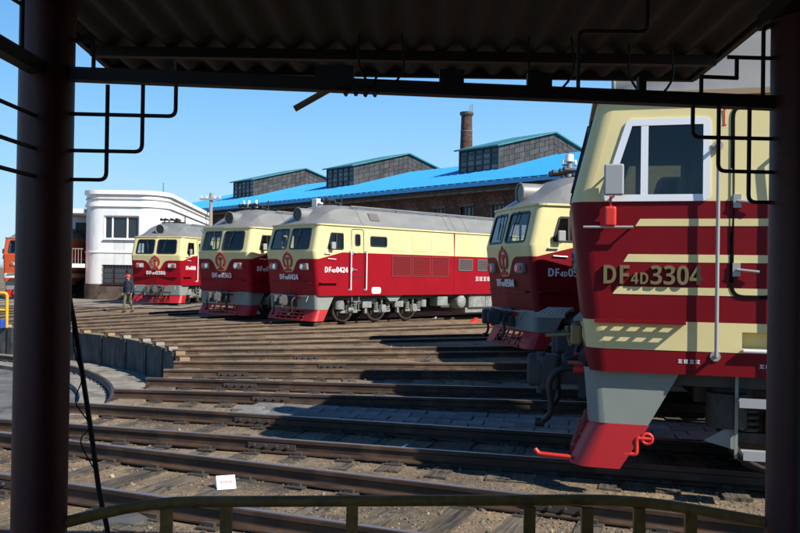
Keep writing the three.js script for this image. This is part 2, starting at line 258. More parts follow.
{ // turntable pit: floor, wall, coping, ledge and its ring rail
  const ring = (r0, r1, y, n = 180) => { const g = gridGeo(n, 1, (u, v) => { const a = u * Math.PI * 2, r = mix(r0, r1, v); return [PIT.x + Math.cos(a) * r, y, PIT.z + Math.sin(a) * r, PIT.x + Math.cos(a) * r, PIT.z + Math.sin(a) * r]; }); return g; };
  const cylr = (r, y0, y1, n = 240) => gridGeo(n, 3, (u, v) => { const a = u * Math.PI * 2; return [PIT.x + Math.cos(a) * r, mix(y0, y1, v), PIT.z + Math.sin(a) * r, a * r, mix(y0, y1, v)]; });
  struct('pit_floor', ring(0, 13.0, -1.22), mat.pitFloor, true);
  struct('pit_wall', cylr(PIT.r, -1.3, -0.15), mat.pitWall, true);
  const cp = struct('pit_coping', merge([ring(PIT.r, PIT.r + 0.46, -0.15), cylr(PIT.r + 0.46, -0.3, -0.15)]), mat.coping, true);
  struct('pit_ledge', merge([ring(13.0, PIT.r, -1.1), cylr(13.0, -1.25, -1.1)]), mat.ledge, true);
  // joints in the wall: shallow pilaster strips
  for (let a = -20; a < 78; a += 6.2) { const c = Math.cos(a * D2R), s = Math.sin(a * D2R), o = part(scene.getObjectByName('pit_wall'), 'wall_strip', box(0.05, 1.06, 0.22, 0, 0, 0), mat.pitWall); o.position.set(PIT.x + c * (PIT.r - 0.012), -0.69, PIT.z - s * (PIT.r - 0.012)); o.rotation.y = a * D2R; }
  const t = thing('ring_rail', 'curved rail on the pale concrete ledge down in the turntable pit', 'rail', null, PIT.x, -1.1, PIT.z);
  const prof = [[-0.065, 0], [0.065, 0], [0.065, 0.02], [0.012, 0.04], [0.012, 0.11], [0.035, 0.12], [0.035, 0.15], [-0.035, 0.15], [-0.035, 0.12], [-0.012, 0.11], [-0.012, 0.04], [-0.065, 0.02], [-0.065, 0]];
  part(t, 'rail', new THREE.LatheGeometry(prof.map((p) => new THREE.Vector2(13.75 + p[0], p[1] + 0.03)), 220), mat.rail);
  const chairs = []; for (let i = 0; i < 170; i++) { const a = i / 170 * Math.PI * 2; chairs.push(box(0.3, 0.03, 0.16, 0, 0.015, 0).translate(13.75, 0, 0).rotateY(a)); }
  part(t, 'base_plates', chairs, mat.fasten).userData.kind = 'stuff';
}
// ---------------------------------------------------------------- tracks
const railShape = (() => { const p = [[-0.07, -0.165], [0.07, -0.165], [0.07, -0.15], [0.014, -0.128], [0.012, -0.055], [0.036, -0.04], [0.036, -0.006], [0.03, 0], [-0.03, 0], [-0.036, -0.006], [-0.036, -0.04], [-0.012, -0.055], [-0.014, -0.128], [-0.07, -0.15]]; return shape(p); })();
const sleeperGeo = [0, 1, 2].map((k) => { const g = uvm(remap(new THREE.BoxGeometry(0.23 + 0.02 * k, 0.12, 2.5, 1, 1, 6), (x, y, z) => [x + 0.012 * Math.sin(z * 3 + k * 2), y + (y > 0 ? 0.01 * Math.sin(z * 5 + k) : 0), z + 0.02 * Math.sin(x * 20 + k)])); const uv = g.attributes.uv; for (let i = 0; i < uv.count; i++) uv.setXY(i, uv.getY(i), uv.getX(i) + k * 0.37); g.userData.uvDone = true; return g; });
const trackNames = ['nearest track crossing the foreground, partly behind the olive railing', 'second nearest track, leading under the large locomotive at right', 'empty track just beyond the paving slabs', 'second empty track beyond the paving slabs, in the locomotive shadow', 'track under the shaded locomotive standing second from right',
  'empty track left of the shaded second locomotive from right', 'empty track running along the sunlit locomotive side', 'track under the locomotive with its long side in full sun', 'track under the locomotive with shaded front, third from left', 'empty track between two red and cream locomotives', 'track under the small far locomotive beside the white building', 'far empty track in front of the white building', 'far track under the orange locomotive'];
TRACKS.forEach((a, k) => {
  const t = thing('railway_track', 'rusty ' + trackNames[k], 'track', 'tracks fanning out from the turntable', TC.x, 0, TC.z, a * D2R);
  const far = k < 2 ? 50 : 62;
  for (const off of [-0.753, 0.753]) {
    const s0 = pitStart(a, off) - 0.12;
    part(t, 'rail', new THREE.ExtrudeGeometry(railShape, { depth: far - s0, bevelEnabled: false }).rotateY(Math.PI / 2).translate(s0, 0, off), k > 2 ? mat.dustyRail : mat.rail);
    if (k > 3) part(t, 'end_block', rbox(0.24, 0.1, 0.24, s0 + 0.2, -0.1, off, 0.015), k % 3 === 1 ? mat.tan : mat.polewood);
    const jp = []; // fishplates with bolts, both sides of the web
    for (let s = s0 + 1.4 + (k * 1.7 + (off > 0 ? 0.9 : 0)) % 3; s < 38; s += 6.25) for (const sd of [-1, 1]) { jp.push(box(0.62, 0.07, 0.022, s, -0.09, off + sd * 0.026)); for (let b = 0; b < 4; b++) jp.push(cyl(0.018, 0.018, 0.04, 6, s - 0.22 + b * 0.145, -0.085, off + sd * 0.05, 'z')); }
    part(t, 'running_surface', box(far - s0, 0.003, 0.052, (far + s0) / 2, 0.0015, off), k > 2 ? mat.dustyTop : mat.railTop);
    part(t, 'joint_plates', jp, mat.fasten).userData.kind = 'stuff';
  }
  const fast = [];
  const sEnd = k < 2 ? 34 : k < 5 ? 38 : 42; let n = 0;
  for (let s = Math.max(pitStart(a, -0.75), pitStart(a, 0.75)) + 0.65; s < sEnd; s += 0.6) {
    if (k < 5 || s < 30) { const o = part(t, 'sleeper', sleeperGeo[n % 3], mat.sleeper[(n * 7 + k) % 3]); o.position.set(s + rr(-0.04, 0.04), -0.237 + rr(-0.008, 0.012), rr(-0.08, 0.08)); o.rotation.y = rr(-0.025, 0.025); }
    for (const off of [-0.753, 0.753]) { fast.push(box(0.2, 0.014, 0.34, s, -0.17, off)); for (const q of [-0.1, 0.1]) fast.push(box(0.1, 0.035, 0.04, s, -0.145, off + q)); }
    n++;
  }
  part(t, 'rail_fastenings', fast, mat.fasten).userData.kind = 'stuff';
});
{ // loose gravel
  const geo = new THREE.IcosahedronGeometry(1, 0); { const p = geo.attributes.position; for (let i = 0; i < p.count; i++) { const x = p.getX(i), y = p.getY(i), z = p.getZ(i), q = 0.75 + 0.5 * hash(Math.round(x * 50) + 99, Math.round(y * 50) + 77 + Math.round(z * 31), 3); p.setXYZ(i, x * q, y * q * 0.7, z * q); } geo.computeVertexNormals(); }
  const N = 15000, im = new THREE.InstancedMesh(geo, mat.stone, N), o = new THREE.Object3D(), c = new THREE.Color(); let i = 0, guard = 0;
  while (i < N && guard++ < 400000) {
    const d = 6 + 24 * Math.pow(rnd(), 1.7), x = rr(-0.55, 0.55) * d, z = -d;
    if (Math.hypot(x - PIT.x, z - PIT.z) < PIT.r + 0.6) continue;
    if (fbm(x * 0.9 + 70, z * 0.9 + 70, 4096, 44, 3) < rr(0.3, 0.62)) continue;
    const s = rr(0.005, 0.016) * (rnd() < 0.06 ? 2 : 1) * (0.8 + d * 0.02);
    o.position.set(x, groundY(x, z) + s * 0.2, z); o.rotation.set(rr(0, 6), rr(0, 6), rr(0, 6)); o.scale.setScalar(s); o.updateMatrix(); im.setMatrixAt(i, o.matrix);
    const k = rr(0.08, 0.2) * (rnd() < 0.04 ? 1.7 : 1), w = rnd(); c.setRGB(k * (1 + 0.12 * w), k * (0.9 + 0.02 * w), k * (0.7 - 0.16 * w)); im.setColorAt(i, c); i++;
  }
  im.count = i; im.name = 'gravel'; im.userData = { label: 'loose gravel and crumbs of earth between the rails', category: 'gravel', kind: 'stuff' }; im.castShadow = im.receiveShadow = true; scene.add(im);
}
{ // strip of paving slabs beyond the second track
  const g = new THREE.Group(); g.name = 'paved_path'; g.userData = { kind: 'structure' }; const a = -11.4; const p0 = radial(-14.9, 19.2, -1.35); g.position.set(p0.x, 0, p0.z); g.rotation.y = a * D2R; scene.add(g);
  const geos = [0, 1].map((k) => { const q = uvm(rbox(0.46, 0.06, 0.32, 0, 0, 0, 0.01)); q.userData.uvDone = true; return q; });
  for (let j = 0; j < 4; j++) for (let i = 0; i < 22; i++) { const o = part(g, 'paving_slab', geos[(i + j) % 2], mat.paver[Math.floor(rnd() * 3)]); o.position.set(i * 0.475 + (j % 2) * 0.2 + rr(-0.006, 0.006), -0.165 + rr(-0.007, 0.007), -j * 0.335 + rr(-0.005, 0.005)); o.rotation.set(rr(-0.012, 0.012), rr(-0.012, 0.012), rr(-0.012, 0.012)); }
}
{ // concrete apron in front of the white building
  struct('apron', gridGeo(40, 12, (u, v) => { const x = mix(-34, -11.5, u), z = mix(-43.8, -56, v); return [x, -0.035 + 0.006 * Math.sin(x * 3), z, x, z]; }), mat.conc, true);
}

// ---------------------------------------------------------------- the white round-cornered building
{
  const t = thing('white_building', 'white two-storey building with rounded corners behind the far locomotive', 'building', null, 0, 0, 0);
  const H = 6.95, y0 = -0.14, zf = -54, xl = -19.6, xr = -16.9, RL = 1.25, RR = 2.2;
  const up = rect(-19.3, 3.92, -17.05, 5.42), lo = rect(-19.38, 1.0, -16.96, 2.22);
  const xL = xl, xR = xr;
  part(t, 'wall', [flat(rect(xL, y0, xR, H), [up, lo]).translate(0, 0, zf),
    gridGeo(14, 1, (u, v) => { const a = u * Math.PI / 2; return [xL - RL * Math.sin(a), mix(y0, H, v), zf - RL + RL * Math.cos(a)]; }),
    gridGeo(14, 1, (u, v) => { const a = u * 1.48; return [xR + RR * Math.sin(a) * 0.62, mix(y0, H, v), zf - RR + RR * Math.cos(a)]; }),
    gridGeo(1, 1, (u, v) => { const a = 1.48, x = xR + RR * Math.sin(a) * 0.62, z = zf - RR + RR * Math.cos(a); return [mix(x, x - 1.9, u), mix(y0, H, v), mix(z, -76, u)]; }),
    gridGeo(1, 1, (u, v) => [xL - RL, mix(y0, H, v), mix(zf - RL, -76, u)])], mat.wall);
  const outline = (e) => { const pts = [[xL - RL - e, -76]]; for (let i = 0; i <= 10; i++) { const a = (1 - i / 10) * Math.PI / 2; pts.push([xL - (RL + e) * Math.sin(a), zf - RL + (RL + e) * Math.cos(a)]); } for (let i = 0; i <= 10; i++) { const a = i / 10 * 1.48; pts.push([xR + (RR * 0.62 + e) * Math.sin(a), zf - RR + (RR + e) * Math.cos(a)]); } pts.push([xR + RR * 0.62 - 1.9 + e, -76]); return pts; };
  const band = (e, ya, yb) => { const o = outline(e), i = outline(-0.25), g = []; const strip = (A, B, a1, b1) => gridGeo(A.length - 1, 1, (u, v) => { const k = Math.round(u * (A.length - 1)), q = v < 0.5 ? A[k] : B[k]; return [q[0], v < 0.5 ? a1 : b1, q[1]]; }); g.push(strip(o, o, ya, yb), strip(o, i, yb, yb), strip(o, i, ya, ya)); return merge(g); };
  part(t, 'parapet_band', band(0.14, H - 0.12, H + 0.14), mat.trim);
  part(t, 'cornice', band(0.10, H - 0.92, H - 0.74), mat.trim);
  part(t, 'cornice', band(0.06, H - 0.45, H - 0.38), mat.wallGrey);
  part(t, 'string_course', band(0.05, 3.02, 3.1), mat.trim);
  part(t, 'plinth', band(0.06, y0 - 0.1, 0.98), mat.plinth);
  part(t, 'roof', flat(outline(-0.05)).rotateX(-Math.PI / 2).scale(1, 1, -1).translate(0, H - 0.2, 0), mat.wallGrey);
  for (const [q, cols, name, grill] of [[up, [0, 0.23, 0.66, 1], 'window', false], [lo, [0, 0.3, 0.66, 1], 'window', true]]) {
    const [[x0, ya], , [x1, yb]] = q, w = x1 - x0, h = yb - ya;
    const f = part(t, name, [slab(rect(x0, ya, x1, yb), [rect(x0 + 0.07, ya + 0.07, x1 - 0.07, yb - 0.07)], 0.1).translate(0, 0, zf - 0.2), ...cols.slice(1, -1).map((c) => box(0.09, h - 0.1, 0.09, x0 + c * w, (ya + yb) / 2, zf - 0.15)), box(w, 0.06, 0.28, (x0 + x1) / 2, ya - 0.03, zf)], grill ? mat.maroon : mat.white);
    for (let i = 0; i < 3; i++) { const a = x0 + cols[i] * w + 0.06, b = x0 + cols[i + 1] * w - 0.06; part(f, 'pane', box(b - a, h - 0.12, 0.01, (a + b) / 2, (ya + yb) / 2, zf - 0.17), grill ? mat.pane[1] : mat.pane[0]); }
    part(f, 'reveal', [box(0.02, h, 0.24, x0 - 0.01, (ya + yb) / 2, zf - 0.12), box(0.02, h, 0.24, x1 + 0.01, (ya + yb) / 2, zf - 0.12), box(w, 0.02, 0.24, (x0 + x1) / 2, yb + 0.01, zf - 0.12)], mat.trim);
    if (grill) { const g = []; for (let x = x0 + 0.12; x < x1; x += 0.2) g.push(box(0.02, h, 0.02, x, (ya + yb) / 2, zf + 0.03)); for (let k = 0; k < 3; k++) g.push(box(w, 0.02, 0.02, (x0 + x1) / 2, ya + h * (0.2 + 0.3 * k), zf + 0.03)); part(f, 'window_grille', g, mat.mullion); }
    else for (const c of [0.3, 0.9]) part(f, 'curtain', remap(new THREE.BoxGeometry(0.24, h * 0.85, 0.02, 8, 1, 1), (x, y, z) => [x, y, z + 0.02 * Math.sin(x * 60)]).translate(x0 + c * w, (ya + yb) / 2, zf - 0.3), mat.curtain);
  }
  // open wing on the left with slabs, railing and dark rooms
  const wg = part(t, 'side_wing', [box(2.6, 0.28, 5, -22.1, 5.75, -57), box(2.8, 0.26, 5.2, -22.1, 2.15, -56.9), box(2.6, 6, 0.2, -22.1, 2.8, -59.2), box(0.3, 6, 0.3, -22.9, 2.8, -54.9)], mat.trim);
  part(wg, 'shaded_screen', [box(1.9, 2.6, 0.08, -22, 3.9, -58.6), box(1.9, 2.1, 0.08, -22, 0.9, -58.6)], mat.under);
  const rl = []; for (let i = 0; i < 13; i++) rl.push(box(0.03, 1.0, 0.03, -23.3 + i * 0.2, 2.75, -54.4)); rl.push(box(2.6, 0.06, 0.05, -22.1, 3.26, -54.4));
  part(wg, 'balcony_railing', rl, mat.steel);
  const an = single('roof_aerial', 'thin grey aerial rod on the roof of the white building', 'aerial', [cyl(0.04, 0.03, 1.4, 6, -17.2, H + 0.6, -60)], mat.line);
}

// ---------------------------------------------------------------- engine shed: brick, blue roof, three glazed roof lanterns, chimney
const SH = { p: V(14.4, 0, -63.4), u: V(-0.662, 0, -0.75).normalize(), eave: 10.0 };
SH.n = V(-SH.u.z, 0, SH.u.x); // will be turned to point away from the yard
if (SH.n.z > 0) SH.n.negate();
const shp = (s, b, y) => SH.p.clone().addScaledVector(SH.u, s).addScaledVector(SH.n, b).setY(y);
{
  const t = thing('engine_shed', 'long brick engine shed with a bright blue sheet roof behind the locomotives', 'shed', null);
  // local frame: x along the eaves (to the left in view), z = depth into the shed
  const rotY = Math.atan2(-SH.u.z, SH.u.x);
  t.position.copy(SH.p); t.rotation.y = rotY;   // +x -> u ; +z -> ?
  const zs = V(0, 0, 1).applyAxisAngle(V(0, 1, 0), rotY).dot(SH.n) > 0 ? 1 : -1;
  const Z = (b) => b * zs, x0 = -22, x1 = 82, wins = [];
  for (let x = -19; x < 78; x += 3.55) wins.push(rect(x - 0.75, 5.4, x + 0.75, 7.9));
  part(t, 'wall', flat(rect(x0, -0.3, x1, 9.0), wins), mat.brick);
  part(t, 'end_wall', [box(0.4, 9.2, 33, x0 + 0.3, 4.4, Z(16.6)), box(0.4, 9.2, 33, x1 - 0.3, 4.4, Z(16.6)), box(x1 - x0, 9.2, 0.4, (x0 + x1) / 2, 4.4, Z(33))], mat.brick);
  for (const w of wins) {
    const cx = (w[0][0] + w[1][0]) / 2, f = part(t, 'window', [slab(rect(cx - 0.75, 5.4, cx + 0.75, 7.9), [rect(cx - 0.66, 5.48, cx + 0.66, 7.82)], 0.1).translate(0, 0, Z(0.22) - 0.05), box(0.06, 2.4, 0.06, cx - 0.25, 6.65, Z(0.22)), box(0.06, 2.4, 0.06, cx + 0.25, 6.65, Z(0.22)), box(1.4, 0.06, 0.06, cx, 6.2, Z(0.22)), box(1.4, 0.06, 0.06, cx, 7.1, Z(0.22))], mat.mullion);
    part(f, 'pane', box(1.36, 2.4, 0.02, cx, 6.65, Z(0.28)), mat.pane[1]);
    part(f, 'sill', box(1.7, 0.14, 0.3, cx, 5.34, Z(-0.05)), mat.fascia);
    part(f, 'lintel', box(1.8, 0.25, 0.1, cx, 8.03, Z(-0.03)), mat.fascia);
  }
  part(t, 'fascia', [box(x1 - x0, 1.0, 0.5, (x0 + x1) / 2, 9.5, Z(-0.1)), box(x1 - x0, 0.18, 1.0, (x0 + x1) / 2, 9.05, Z(-0.3))], mat.fascia);
  const pitch = Math.tan(15 * D2R), ridge = 17.7, rise = ridge * pitch, E = SH.eave;
  const rs = part(t, 'roof', [gridGeo(1, 1, (u, v) => [mix(x0 - 0.5, x1, u), E + mix(-0.8, ridge, v) * pitch, Z(mix(-0.8, ridge, v))]), gridGeo(1, 1, (u, v) => [mix(x0 - 0.5, x1, u), E + rise - mix(0, ridge, v) * pitch, Z(mix(ridge, 2 * ridge, v))]), box(x1 - x0, 0.34, 0.1, (x0 + x1) / 2, E - 0.8 * pitch - 0.12, Z(-0.82))], mat.blueRoof);
  const ribs = []; const sl = Math.atan(pitch); for (let x = x0; x < x1; x += 0.95) ribs.push(box(0.05, 0.03, (ridge + 0.8) / Math.cos(sl), x, E + (ridge - 0.8) / 2 * pitch + 0.03, Z((ridge - 0.8) / 2), -sl * zs));
  part(rs, 'sheet_ribs', ribs, mat.blueRoof).userData.kind = 'stuff';
  [[17.4, 'nearest the chimney'], [40.6, 'middle'], [63.4, 'far left']].forEach(([s, which]) => {
    const b0 = 9, half = 8.7, wallH = 2.35, len = 5.4, roofB = (b) => E + (b <= ridge ? b : 2 * ridge - b) * pitch;
    const m = thing('roof_lantern', { 'nearest the chimney': 'largest grey glazed roof lantern on the blue roof, below the chimney', middle: 'middle grey glazed roof lantern on the blue shed roof', 'far left': 'smallest, leftmost grey glazed roof lantern on the blue shed roof' }[which], 'roof lantern', 'lanterns along the shed roof');
    m.position.copy(SH.p); m.rotation.y = rotY;
    const yb = roofB(b0), topAt = (b) => yb + wallH + (half - Math.abs(b - ridge)) * pitch * 0.98;
    // glazed long side
    part(m, 'glazing_frame', [...Array.from({ length: 6 }, (_, i) => box(0.14, wallH, 0.14, s + i * len / 5, yb + wallH / 2, Z(b0))), ...Array.from({ length: 5 }, (_, i) => box(len, 0.1, 0.14, s + len / 2, yb + 0.05 + i * (wallH - 0.1) / 4, Z(b0)))], mat.mullion);
    for (let i = 0; i < 5; i++) for (let j = 0; j < 4; j++) part(m, 'pane', box(len / 5 - 0.14, wallH / 4 - 0.1, 0.02, s + (i + 0.5) * len / 5, yb + (j + 0.5) * wallH / 4, Z(b0 + 0.03 + rr(0, 0.02)), rr(-0.03, 0.03), rr(-0.03, 0.03)), mat.pane[Math.floor(rnd() * 2.6)]);
    // gable of grey sheets
    const NC = 22; for (let i = 0; i < NC; i++) {
      const ba = b0 + 2 * half * i / NC, bb = b0 + 2 * half * (i + 1) / NC - 0.05; let ya = [roofB(ba), roofB(bb)], yt = [topAt(ba), topAt(bb)];
      const rows = 4; for (let r = 0; r < rows; r++) { const q = (k, e) => mix(ya[k], yt[k], (r + e) / rows) - (e === 1 ? 0.04 : 0); const g = remap(new THREE.BoxGeometry(1, 1, 1), (x, y, z) => { const k = z > 0 ? 1 : 0; return [s + x * 0.05 - 0.02 * ((i + r) % 2), q(k, y > 0 ? 1 : 0), Z(k ? bb : ba)]; }); part(m, 'cladding_sheet', g, mat.sheet[Math.floor(rnd() * 4)]); }
    }
    part(m, 'gable_backing', remap(flat([[b0, 0], [b0 + half, 0], [b0 + 2 * half, 0], [b0 + 2 * half, 1], [b0 + half, 1], [b0, 1]]), (x, y) => [s + 0.08, y > 0.5 ? topAt(x) - 0.02 : roofB(x) - 0.1, Z(x)]), mat.mullion);
    part(m, 'far_walls', [box(len, wallH + 0.3, 0.1, s + len / 2, yb + wallH / 2, Z(b0 + 2 * half)), remap(flat([[b0, 0], [b0 + half, 0], [b0 + 2 * half, 0], [b0 + 2 * half, 1], [b0 + half, 1], [b0, 1]]), (x, y) => [s + len, y > 0.5 ? topAt(x) - 0.02 : roofB(x) - 0.1, Z(x)]), box(len, wallH, 0.05, s + len / 2, yb + wallH / 2, Z(b0 + 0.5))], mat.sheet[1]);
    const rf = (ba, bb, e) => remap(new THREE.BoxGeometry(1, 1, 1), (x, y, z) => { const b = z > 0 ? bb : ba; return [x > 0 ? s + len + 0.4 : s - 0.35, topAt(b) + (y > 0 ? 0.16 : 0.01) - e * 0, Z(b)]; });
    part(m, 'roof', [rf(b0 - 0.5, ridge, 0), rf(ridge, b0 + 2 * half + 0.5, 0)], mat.teal);
  });
  // window air-conditioner boxes
  for (const [x, y] of [[33.6, 5.0], [24.6, 4.9]]) { const a = thing('wall_unit', x > 30 ? 'white box unit on the brick wall left, above the long roof' : 'white box unit on the brick wall, near the shaded locomotive', 'air conditioner', 'white units on the brick wall'); a.position.copy(SH.p); a.rotation.y = rotY; part(a, 'casing', rbox(0.95, 0.7, 0.4, x, y, Z(-0.35), 0.04), mat.white); part(a, 'fan_grille', cyl(0.26, 0.26, 0.02, 16, x - 0.12, y, Z(-0.56), 'z'), mat.line); part(a, 'bracket', [box(0.05, 0.05, 0.5, x - 0.35, y - 0.38, Z(-0.3)), box(0.05, 0.05, 0.5, x + 0.35, y - 0.38, Z(-0.3))], mat.line); }
  const c = thing('chimney', 'tall brick chimney rising behind the blue shed roof', 'chimney', null, 9.1, 0, -117);
  part(c, 'shaft', new THREE.LatheGeometry([[1.35, 0], [1.0, 15], [0.76, 24.2]].map((p) => new THREE.Vector2(...p)), 24), mat.stack);
  part(c, 'cap', new THREE.LatheGeometry([[0.76, 24.2], [0.98, 24.35], [0.98, 24.7], [0.86, 24.75], [0.6, 24.75], [0.55, 23]].map((p) => new THREE.Vector2(...p)), 24), mat.fascia);
  part(c, 'band', [10, 14, 18, 22].map((y) => { const r = 0.8 + (24 - y) * 0.033; return cyl(r, r, 0.12, 24, 0, y, 0); }), mat.line);
  part(c, 'lightning_rod', [cyl(0.05, 0.05, 1.6, 5, 0.75, 25.1, 0.1), cyl(0.05, 0.05, 1.2, 5, 0.45, 25.1, 0.5)], mat.line);
}
// ---------------------------------------------------------------- poles
{
  const t = thing('utility_pole', 'grey utility pole with a crossarm rising between the two left locomotives', 'pole', null, -16.6, -0.2, -72.5);
  part(t, 'pole', cyl(0.2, 0.14, 8.9, 10, 0, 4.45, 0), mat.polewood); part(t, 'crossarm', box(1.9, 0.16, 0.14, 0, 8.35, 0.16), mat.polewood);
  for (const x of [-0.8, -0.35, 0.35, 0.8]) part(t, 'insulator', cyl(0.06, 0.05, 0.2, 8, x, 8.53, 0.16), mat.white);
  const u = thing('lamp_post', 'pale post with a capped top behind the shaded locomotive roof', 'post', null, 8.3, -0.2, -41);
  part(u, 'post', cyl(0.16, 0.13, 7.9, 10, 0, 3.95, 0), mat.polewood); part(u, 'cap', cyl(0.24, 0.2, 0.35, 12, 0, 8.0, 0), mat.white); part(u, 'bracket', box(0.7, 0.09, 0.09, 0, 7.65, 0), mat.line);
  for (const x of [-0.3, 0.3]) part(u, 'insulator', cyl(0.07, 0.06, 0.22, 8, x, 7.8, 0), mat.white);
}

// ---------------------------------------------------------------- locomotives
const font = await new FontLoader().loadAsync('fonts/droid/droid_sans_bold.typeface.json');
function word(s, size, depth) { const g = new TextGeometry(s, { font, size, depth, curveSegments: 4, bevelEnabled: false }); g.computeBoundingBox(); return g; }
function plateText(num, size, depth) { // DF 4D nnnn, the 4D smaller
  const out = []; let x = 0;
  for (const [s, k, gap] of [['DF', 1, 0.06], ['4D', 0.62, 0.08], [num, 1, 0]]) { const g = word(s, size * k, depth), b = g.boundingBox; g.translate(x - b.min.x, 0, 0); x += b.max.x - b.min.x + gap * size * 1.6; out.push(g); }
  return merge(out).translate(-x / 2 + 0.03, -size / 2, 0);
}
const glyphBars = (n, size, depth) => { const out = []; for (let i = 0; i < n; i++) { const x = (i - (n - 1) / 2) * size * 1.35; out.push(box(size, size * 0.14, depth, x, size * 0.3, 0), box(size * 0.8, size * 0.14, depth, x, -size * 0.05, 0), box(size * 0.14, size, depth, x + (i % 2 ? 0.2 : -0.1) * size, 0, 0), box(size, size * 0.14, depth, x, -size * 0.42, 0)); if (i % 2) out.push(box(size * 0.14, size * 0.9, depth, x - size * 0.4, 0, 0)); } return merge(out); };

const HL = 10.2, BELT = 2.785, TOP = 3.84, BOT = 1.09;
const zf = (h) => h >= BELT ? -0.26 * (h - BELT) / (TOP - BELT) : -0.2 * (BELT - h) / (BELT - BOT);
const wh = (h) => h >= BELT ? 1.6 - 0.04 * (h - BELT) / (TOP - BELT) : 1.6;
const mapF = (x, h, o) => [x, h, zf(h) - 0.1 * Math.abs(x) / 1.42 + o];          // front face: x across, h up
const mapS = (sd) => (z, h, o) => [sd * (wh(h) + o), h, z];                      // side face
const corner = (sd, h0, h1, o = 0, n = 8) => gridGeo(n, 2, (u, v) => { const h = mix(h0, h1, v), a = u * Math.PI / 2, w = wh(h), z = zf(h) - 0.28; return [sd * (w - 0.18 + (0.18 + o) * Math.sin(a)), h, z + (0.18 + o) * Math.cos(a)]; });
const turned = (g) => { const q = clean(g).clone(); q.translate(0, 0, HL); q.rotateY(Math.PI); q.translate(0, 0, -HL); return q; };
const geoCache = {};
const cached = (k, fn) => { if (!geoCache[k]) { geoCache[k] = uvm(merge([fn()].flat())); geoCache[k].userData.uvDone = true; } return geoCache[k]; };
const flip = (pts, sd) => sd > 0 ? pts : pts.map(([a, b]) => [-a, b]);

